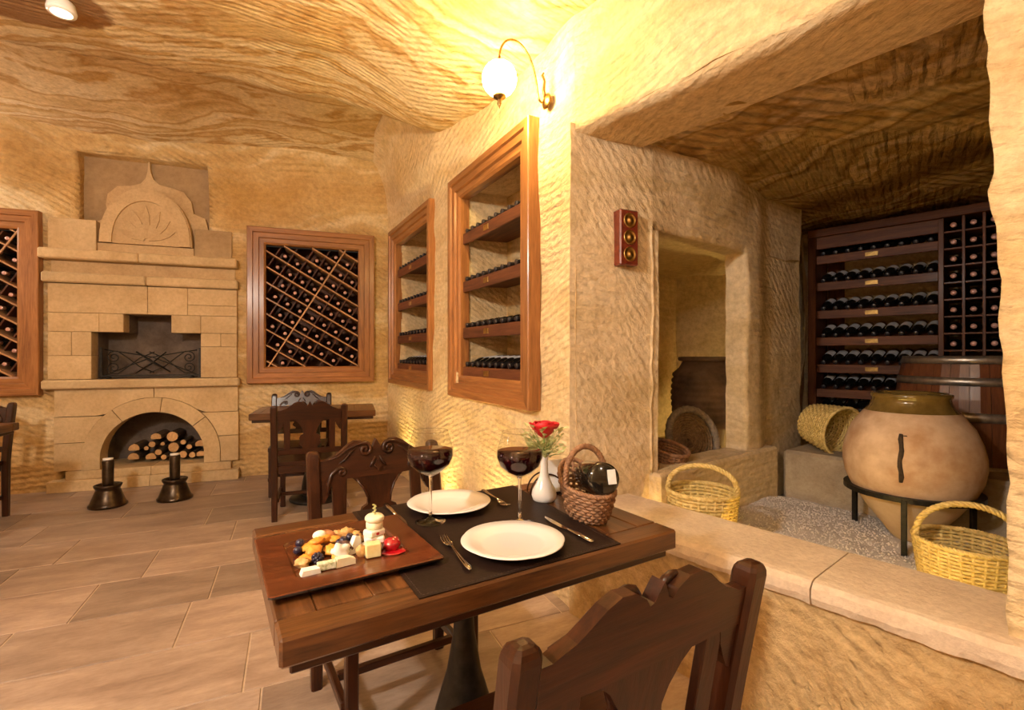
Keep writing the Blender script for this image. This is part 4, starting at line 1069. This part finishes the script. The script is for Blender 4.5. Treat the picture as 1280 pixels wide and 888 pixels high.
# ------------------------------------------------------------------ on the laid table
RZ0 = .004
q = [TP(.237, .006), TP(.745, .004), TP(.80, .583), TP(.255, .583)]
def flat_quad(q, z0, z1, mat, name, inset=0):
    c = sum((Vector((p.x, p.y, 0)) for p in q), Vector())/4
    P = [Vector((p.x, p.y, 0)) for p in q]; P = [p+(c-p).normalized()*inset for p in P]
    vs = [(p.x, p.y, z0) for p in P]+[(p.x, p.y, z1) for p in P]
    return MB().add(vs, [(3,2,1,0), (4,5,6,7), (0,1,5,4), (1,2,6,5), (2,3,7,6), (3,0,4,7)])
rn = flat_quad(q, TH+.0006, TH+RZ0-.001, M_leather, 'table_runner').obj('table_runner', M_leather)
tag(rn, 'dark brown leather runner laid across the wooden table', 'table runner')
m = MB()
for i in range(4):
    A, B = q[i], q[(i+1) % 4]; cc = sum(q, Vector())/4; A = A+(cc-A).normalized()*.012; B = B+(cc-B).normalized()*.012; n = int((B-A).length/.008)
    for k in range(n):
        p = A.lerp(B, (k+.2)/n); r_ = A.lerp(B, (k+.75)/n); m.tube([(p.x, p.y, TH+RZ0-.0008), (r_.x, r_.y, TH+RZ0-.0008)], .0006, 4)
s_ = m.obj('stitching', M_stitch, rn, fix=False)
# plates
def plate(a, b, label):
    R0 = .122; prof = [(0, 0), (.55, 0), (.58, .002), (.62, .004), (.80, .012), (.985, .018), (1.0, .0195), (.985, .021), (.80, .016), (.63, .009), (.56, .0065), (0, .006)]
    m = MB(); n = 84
    for r, z in prof:
        for k in range(n):
            t = 2*PI*k/n; wv = 1+(.018*abs(math.cos(3*t))**.7-.012)*max(0, (r-.7)/.3)
            m.v.append(Vector((max(r, 1e-4)*R0*wv*math.cos(t), max(r, 1e-4)*R0*wv*math.sin(t), z)))
    for i in range(len(prof)-1):
        for k in range(n): m.f.append([i*n+k, i*n+(k+1) % n, i*n+n+(k+1) % n, i*n+n+k]); m.sm.append(True)
    o = m.obj('dinner_plate', M_china); o.location = TP(a, b, RZ0); o.rotation_euler = (0, 0, .3)
    return tag(o, label, 'plate', 'white dinner plates')
plate(.512, .120, 'white plate with scalloped rim between the fork and the knife'); plate(.508, .470, 'white plate with scalloped rim in front of the chair that faces the table')
# wine glasses
def wine_glass(a, b, label):
    t = thing('wine_glass', label, 'wine glass', TP(a, b, RZ0), 0, 'glasses of red wine')
    MB().lathe([(0, 0), (.040, 0), (.0405, .0012), (.030, .0035), (.012, .007), (.0055, .014), (0, .014)], 40).obj('foot', M_glass, t)
    MB().lathe([(0, .0135), (.0054, .0135), (.0042, .035), (.0038, .09), (.0044, .118), (.0075, .1245), (0, .1245)], 20).obj('stem', M_glass, t)
    MB().lathe([(.0075, .1245), (.012, .1265), (.034, .137), (.053, .1545), (.0620, .178), (.0605, .198), (.0535, .222), (.0465, .246)], 48).obj('bowl', M_thin, t, fix=False)
    MB().tube([(.0465*math.cos(2*PI*k/48), .0465*math.sin(2*PI*k/48), .246) for k in range(48)], .0006, 6, True).obj('rim', M_glass, t)
    w_ = [(0, .1279), (.0118, .1289), (.0332, .1396), (.0519, .1562), (.0603, .1782), (.0592, .1950), (0, .1950)]
    MB().lathe(w_, 40).obj('red_wine', M_wine, t)
wine_glass(.414, .385, 'glass of red wine beside the cheese tray'); wine_glass(.611, .245, 'glass of red wine between the plate and the rose vase')
# cutlery
def fork(a0, b0, a1, b1, label, L=.20):
    p, q = TP(a0, b0, RZ0), TP(a1, b1, RZ0)          # tip, handle end
    t = thing('fork', label, 'fork', q, math.atan2(p.y-q.y, p.x-q.x), 'forks'); 
    MB().tube([(0, 0, .006), (.012, 0, .007), (.05, 0, .006), (.10, 0, .008), (.125, 0, .010), (.14, 0, .008)], [.003, .0075, .0055, .003, .0028, .006], 8, flat=.45).obj('handle', M_steel, t)
    MB().tube([(.132, 0, .009), (.142, 0, .007), (.152, 0, .006), (.160, 0, .006)], [.003, .0085, .0105, .0105], 8, flat=.25).obj('neck', M_steel, t)
    for y in (-.0085, -.0028, .0028, .0085): MB().tube([(.156, y, .006), (.172, y, .004), (.187, y, .0065), (.202, y*.95, .011)], [.0024, .002, .0018, .0010], 6).obj('tine', M_steel, t)
def knife(a0, b0, a1, b1, label):
    p, q = TP(a0, b0, RZ0), TP(a1, b1, RZ0)
    t = thing('table_knife', label, 'knife', q, math.atan2(p.y-q.y, p.x-q.x), 'table knives')
    MB().tube([(0, 0, .006), (.006, 0, .0065), (.05, 0, .006), (.095, 0, .005), (.105, 0, .0045)], [.004, .0085, .007, .0055, .004], 8, flat=.55).obj('handle', M_steel, t)
    m = MB().prism([(.10, -.004), (.10, .004), (.12, .009), (.17, .0095), (.205, .004), (.215, -.003), (.19, -.006), (.12, -.005)], -.0006, .0006)
    for v in m.v: v.y, v.z = v.z, .004+v.y
    m.obj('blade', M_steel, t)
fork(.392, .255, .365, .050, 'silver fork between the cheese tray corner and a white plate'); knife(.692, .247, .681, .032, 'silver knife between a white plate and the rope wine basket')
fork(.655, .42, .672, .57, 'silver fork at the plate in front of the facing chair'); knife(.345, .40, .352, .585, 'silver knife half hidden beside the cheese tray')
# vase with a rose
vs_ = MB().lathe([(0, 0), (.030, 0), (.036, .006), (.0395, .020), (.036, .036), (.024, .056), (.0145, .080), (.0115, .105), (.0125, .130), (.0165, .146), (.0150, .1465), (.0105, .130), (.0095, .10), (.012, .08), (0, .05)], 32).obj('bud_vase', M_china)
vs_.location = TP(.793, .388); tag(vs_, 'small white china bud vase behind the wine basket', 'vase')
rs = thing('rose', 'red rose with pale green leaves in the white bud vase', 'flower', TP(.793, .388, .075), .3)
MB().tube([(0, 0, 0), (.001, .001, .06), (.0, 0, .125)], .0022, 6).obj('stem', M_stem, rs)
def petal(ang, r, h, wdt, flare, z0, sd):
    m = MB(); nu, nv = 6, 6
    for i in range(nv+1):
        t = i/nv; rad = r*(math.sin(min(1, t*1.25)*PI/2))*(1+flare*max(0, t-.6)*2.2)
        for k in range(nu+1):
            s = (k/nu-.5)*2; a = ang+s*wdt*(1-.35*max(0, t-.75)*s*s*3); zz = z0+h*(t-.10*t*s*s+.04*noise.noise(Vector((s*2, t*2, sd))))
            m.v.append(Vector((rad*math.cos(a), rad*math.sin(a), zz)))
    for i in range(nv):
        for k in range(nu): a = i*(nu+1)+k; m.f.append([a, a+1, a+nu+2, a+nu+1]); m.sm.append(True)
    o = m.obj('petal', M_rose, rs, fix=False); md = o.modifiers.new('thickness', 'SOLIDIFY'); md.thickness = .0006
for j, (n, r, h, wd, fl_) in enumerate(((2, .010, .052, 1.9, 0), (3, .019, .055, 1.3, .02), (4, .029, .054, 1.0, .12), (5, .036, .050, .85, .38))):
    for k in range(n): petal(2*PI*k/n+j*.5, r, h, wd, fl_, .118, j*5+k)
rl = random.Random(9); m = MB(); ms = MB()
for k in range(260):
    a = rl.uniform(0, 2*PI); rr = rl.uniform(.008, .060); z = rl.uniform(.074, .160)-rr*.1; c = Vector((rr*math.cos(a), rr*math.sin(a), z))
    if rr < .038 and z > .114: continue
    d = Vector((math.cos(a), math.sin(a), rl.uniform(.2, 1.0))).normalized(); sd = d.cross(Vector((rl.uniform(-.4, .4), rl.uniform(-.4, .4), 1))).normalized(); L = rl.uniform(.012, .026); wd = L*.42
    up = sd.cross(d)*L*.15
    m.add([c, c+d*L*.45+sd*wd+up, c+d*L, c+d*L*.45-sd*wd+up, c+d*L*.45-up*.3], [(0,4,1), (1,4,2), (2,4,3), (3,4,0)])
    if k % 3 == 0: ms.tube([(0, 0, .06), (c.x*.5, c.y*.5, .06+(z-.06)*.6), tuple(c)], .0008, 4)
fo = m.obj('filler_leaves', M_leaf, rs, fix=False); fo['kind'] = 'stuff'; ms.obj('sprigs', M_stem, rs, fix=False)
# napkin holder
nh = thing('napkin_holder', 'small arched napkin holder beside the rose vase', 'napkin holder', TP(.848, .455), AT+D(-18))
MB().box(-.06, .06, -.022, .022, 0, .006, .002).obj('base', M_dkX, nh)
for y in (-.02, .02):
    MB().tube([(.058*math.cos(PI*k/20), y, .004+.062*math.sin(PI*k/20)) for k in range(21)], .0028, 6).obj('arch', M_dkX, nh)
for k in range(3):
    o = MB().box(-.034, .034, -.003, .003, 0, .105-.004*k, .001).obj('paper_napkin', M_napkin)
    p = TP(.878, .438, .0065); o.matrix_world = T(p.x, p.y, p.z) @ RZ(AT+D(-22)) @ T(.002*k, (k-1)*.0075, 0) @ RX(D(-2+2*k)) @ RY(D(1.5*(k-1)))
    tag(o, 'white folded paper napkin standing in the arched holder', 'napkin', 'napkins in the holder')
# wine basket with bottle
wk = thing('wine_basket', 'dark brown rope basket with hoop handle cradling a wine bottle', 'basket', TP(.800, .195, .003), D(22))
rise = lambda a, t: .050*t*max(0, math.sin(a))**1.5-.012*t*max(0, -math.sin(a))
rfw = lambda t: (.040+.026*t**.7, .072+.026*t**.7)
wicker(wk, rfw, .085, 10, 20, .0052, M_wickb, 'weave', .005, .0035, rise)
rope([(rfw(1)[0]*math.cos(2*PI*k/80), rfw(1)[1]*math.sin(2*PI*k/80), .092+rise(2*PI*k/80, 1)) for k in range(80)], .007, M_wickb, wk, 'rim', 3, 20, True)
rope([(.066*math.cos(PI*k/60), .0+.01*math.sin(PI*k/60), .09+.105*math.sin(PI*k/60)**.85) for k in range(61)], .0085, M_wickb, wk, 'handle', 3, 12)
bt = MB().lathe([(0, .004), (.034, 0), (.042, .005), (.0435, .015), (.0435, .115), (.038, .135), (.022, .155), (.0145, .168), (.014, .205), (.016, .207), (.016, .215), (0, .216)], 28).obj('wine_bottle', M_bottle)
tag(bt, 'dark wine bottle lying in the rope basket on the table', 'bottle')
p = Vector((.243, 1.275, TH+.130)); qv = Vector((.205, 1.47, TH+.098)); bt.matrix_world = align(p, qv, 0)
MB().lathe([(.0146, .165), (.0152, .168), (.0148, .206), (.0172, .207), (.0172, .217), (0, .218)], 16).obj('cap', M_capb, bt)
# paper seal on the base end and shoulder
m = MB().box(-.011, .011, -.019, .019, -.0012, .004, .0006); sl = m.obj('label', M_labelw, bt)
d_ = bt.matrix_world.to_3x3().inverted() @ Vector((ua.x, ua.y, 0)); ang = math.atan2(d_.y, d_.x); sl.matrix_local = RZ(ang) @ T(.020, -.004, 0)

# ------------------------------------------------------------------ cheese tray
ty = thing('serving_tray', 'glossy red-brown lacquered square tray with a sunken middle', 'tray', TP(.167, .285, .003), AT)
W2, H2 = .172, .166
def rr_(hx, hy, r=.006): return [(-hx+r, -hy), (hx-r, -hy), (hx, -hy+r), (hx, hy-r), (hx-r, hy), (-hx+r, hy), (-hx, hy-r), (-hx, -hy+r)]
m = MB(); lv = [(rr_(W2-.012, H2-.012), .0015), (rr_(W2, H2), .010), (rr_(W2, H2), .014)]
for pts, z in lv:
    for x, y in pts: m.v.append(Vector((x, y, z)))
for i in range(2):
    for k in range(8): m.f.append([i*8+k, i*8+(k+1) % 8, i*8+8+(k+1) % 8, i*8+8+k]); m.sm.append(False)
m.f.append(list(range(8))[::-1]); m.sm.append(False)
m.obj('tray_edge', M_traye, ty)
m = MB(); lv = [(rr_(W2, H2), .014), (rr_(W2-.003, H2-.003), .0155), (rr_(.118, .105, .012), .0135), (rr_(.112, .099, .012), .0075), (rr_(.02, .02), .0072)]
for pts, z in lv:
    for x, y in pts: m.v.append(Vector((x, y, z)))
for i in range(4):
    for k in range(8): m.f.append([i*8+k, i*8+(k+1) % 8, i*8+8+(k+1) % 8, i*8+8+k]); m.sm.append(False)
m.f.append([32+k for k in range(8)]); m.sm.append(False)
m.obj('tray_top', M_tray, ty)
ZT = .0115
def food(name, m, mat, a, b, z, rz, label, cat, group=None, tilt=(0, 0)):
    o = m.obj(name, mat); p = TP(a, b, ZT+z); o.location = p; o.rotation_euler = (tilt[0], tilt[1], AT+rz); tag(o, label, cat, group); return o
food('cheese_slice', MB().prism([(-.018, 0), (.02, 0), (.018, .010), (-.014, .011)], -.010, .010), M_cheesew, .078, .202, 0, .05, 'white cheese slice with brown edge at the tray corner', 'cheese')
food('cheese_slice', MB().box(-.019, .019, -.008, .008, 0, .016, .002), M_herb, .112, .207, 0, -.05, 'herb-flecked pale cheese block in front of the blackberry', 'cheese')
food('cheese_slice', MB().prism([(-.019, 0), (.021, 0), (.021, .011), (.008, .017), (-.017, .018)], -.008, .009), M_cheese, .148, .208, 0, .08, 'pale yellow cheese wedge beside the herb-flecked block', 'cheese')
c_ = food('cheese_wedge', MB().ball((0, 0, .013), .019, (1.1, .75, .8), 14, .8, seed=3), M_cheesew, .150, .252, 0, .1, 'crumbly white cheese lump with dark rind behind the wedge', 'cheese')
MB().tube([(.0, .012, .03), (.014, .006, .028), (.026, -.002, .012)], [.003, .004, .003], 6).obj('rind', M_rind, c_)
c_ = food('cheese_wedge', MB().prism([(-.022, .0), (.020, 0), (.012, .034), (.0, .038)], -.005, .006), M_cheesew, .182, .262, 0, .5, 'upright white cheese wedge with dark rind near the stacked tower', 'cheese')
MB().tube([(.022, .001, .0), (.016, .001, .02), (.008, .001, .037)], .004, 6).obj('rind', M_rind, c_)
food('cheese_ball', MB().ball((0, 0, .012), .013, (1.2, .9, .8), 12), M_cheesew, .120, .330, .018, 0, 'smooth white cheese piece lying on the apricots', 'cheese')
for i, (a, b, z, r) in enumerate(((.080, .262, .0, .016), (.098, .282, .010, .017), (.112, .300, .018, .018), (.136, .282, .002, .017), (.128, .318, .012, .019), (.150, .318, .010, .017), (.142, .246, .0, .013), (.095, .322, .004, .016))):
    food('dried_apricot', MB().ball((0, 0, r*.5), r, (1.1, .95, .48), 12, .45, seed=i), M_apricot, a, b, z, i*.7, 'orange dried apricot heaped in the tray', 'dried fruit', 'dried apricots', (.3*math.sin(i*2), .3*math.cos(i*3)))
for i, (a, b, z, r) in enumerate(((.165, .352, .006, .015), (.185, .348, .010, .016), (.200, .338, .004, .015), (.205, .320, .002, .014), (.178, .322, .002, .014), (.070, .240, .002, .014))):
    food('walnut_half', MB().ball((0, 0, r*.55), r, (1.1, .9, .65), 14, .7, seed=i+20), M_walnut, a, b, z, i*1.1, 'golden walnut half heaped behind the fruit', 'nut', 'walnut halves')
food('fig_slice', MB().lathe([(0, .0), (.017, .0), (.021, .008), (.016, .014), (0, .012)], 16), M_fig, .136, .332, .016, 0, 'brown dried fig slice among the apricots', 'dried fruit', None, (.7, .2))
food('dried_date', MB().ball((0, 0, .008), .010, (1.8, .8, .8), 10, .4), M_rind, .172, .285, .004, -.5, 'dark dried date beside the upright cheese wedge', 'dried fruit')
bm_ = MB()
for k in range(26):
    th = math.acos(1-2*(k+.5)/26); ph = k*2.4; bm_.ball((.009*math.sin(th)*math.cos(ph), .009*math.sin(th)*math.sin(ph), .013+.009*math.cos(th)), .0045, n=6)
food('blackberry', bm_, M_berry, .100, .240, 0, 0, 'single blackberry in front of the apricots', 'berry')
for i, (a, b, z) in enumerate(((.072, .318, 0), (.085, .335, 0), (.078, .328, .012), (.156, .292, .008), (.166, .300, .010), (.162, .278, .016), (.182, .305, .012))):
    food('blueberry', MB().ball((0, 0, .009), .0098, (1, 1, .92), 12), M_berry, a, b, z, 0, 'dark blueberry scattered among the dried fruit', 'berry', 'blueberries')
# stacked cheese tower with skewer
food('cheese_block', MB().box(-.016, .016, -.012, .012, 0, .030, .002), M_cheesey, .212, .222, 0, -.1, 'yellow cheese block at the foot of the tower', 'cheese')
food('walnut_half', MB().ball((0, 0, .010), .013, (.8, .8, 1.0), 12, .6, seed=40), M_walnut, .190, .238, 0, 0, 'golden walnut half leaning on the yellow cheese block', 'nut')
for i, (z, s, rz) in enumerate(((0, .024, .2), (.016, .022, -.2), (.031, .020, .35))):
    m = MB().box(-s, s, -s*.8, s*.8, 0, .0145, .003)
    o = food('cheese_slab', m, M_cheesew, .226, .262, z, rz, ('white cheese slab at the bottom of the tower', 'white cheese slab in the middle of the tower', 'white cheese slab high in the tower')[i], 'cheese')
    if i: 
        g = MB().box(-.006, .002, -s*.8-.0015, -s*.8+.001, .004, .010, .001); g.obj('red_fleck', M_cherry, o)
food('cheese_round', MB().lathe([(0, 0), (.017, 0), (.019, .003), (.019, .013), (.017, .016), (0, .016)], 22), M_cheese, .228, .266, .0458, 0, 'round cheese slice under the topmost round of the tower', 'cheese')
food('cheese_round', MB().lathe([(0, 0), (.018, 0), (.0215, .004), (.0215, .009), (.018, .013), (0, .014)], 22), M_cheese, .228, .266, .0622, 0, 'topmost pale cheese round of the tower', 'cheese', None, (.06, 0))
sk = thing('cocktail_pick', 'pale green twisted pick stuck in the cheese tower', 'pick', TP(.228, .266, ZT+.066), 0)
MB().tube([(0, 0, 0), (0, 0, .034)], .0011, 6).obj('stick', M_leaf, sk)
rope([(.0035*math.cos(k*.9), .0035*math.sin(k*.9), .012+.0012*k) for k in range(20)], .0016, M_leaf, sk, 'curl', 2, 6)
rc = food('candied_cherry', MB().ball((0, 0, .014), .0185, (1.1, 1, .85), 16, .18, seed=2), M_cherry, .258, .232, 0, 0, 'glossy red candied cherry next to the cheese tower', 'fruit')
food('red_syrup', MB().ball((0, 0, .001), .024, (1.2, .9, .12), 16, .4, seed=5), M_cherry, .262, .222, 0, 0, 'small pool of red syrup under the cherry', 'syrup')
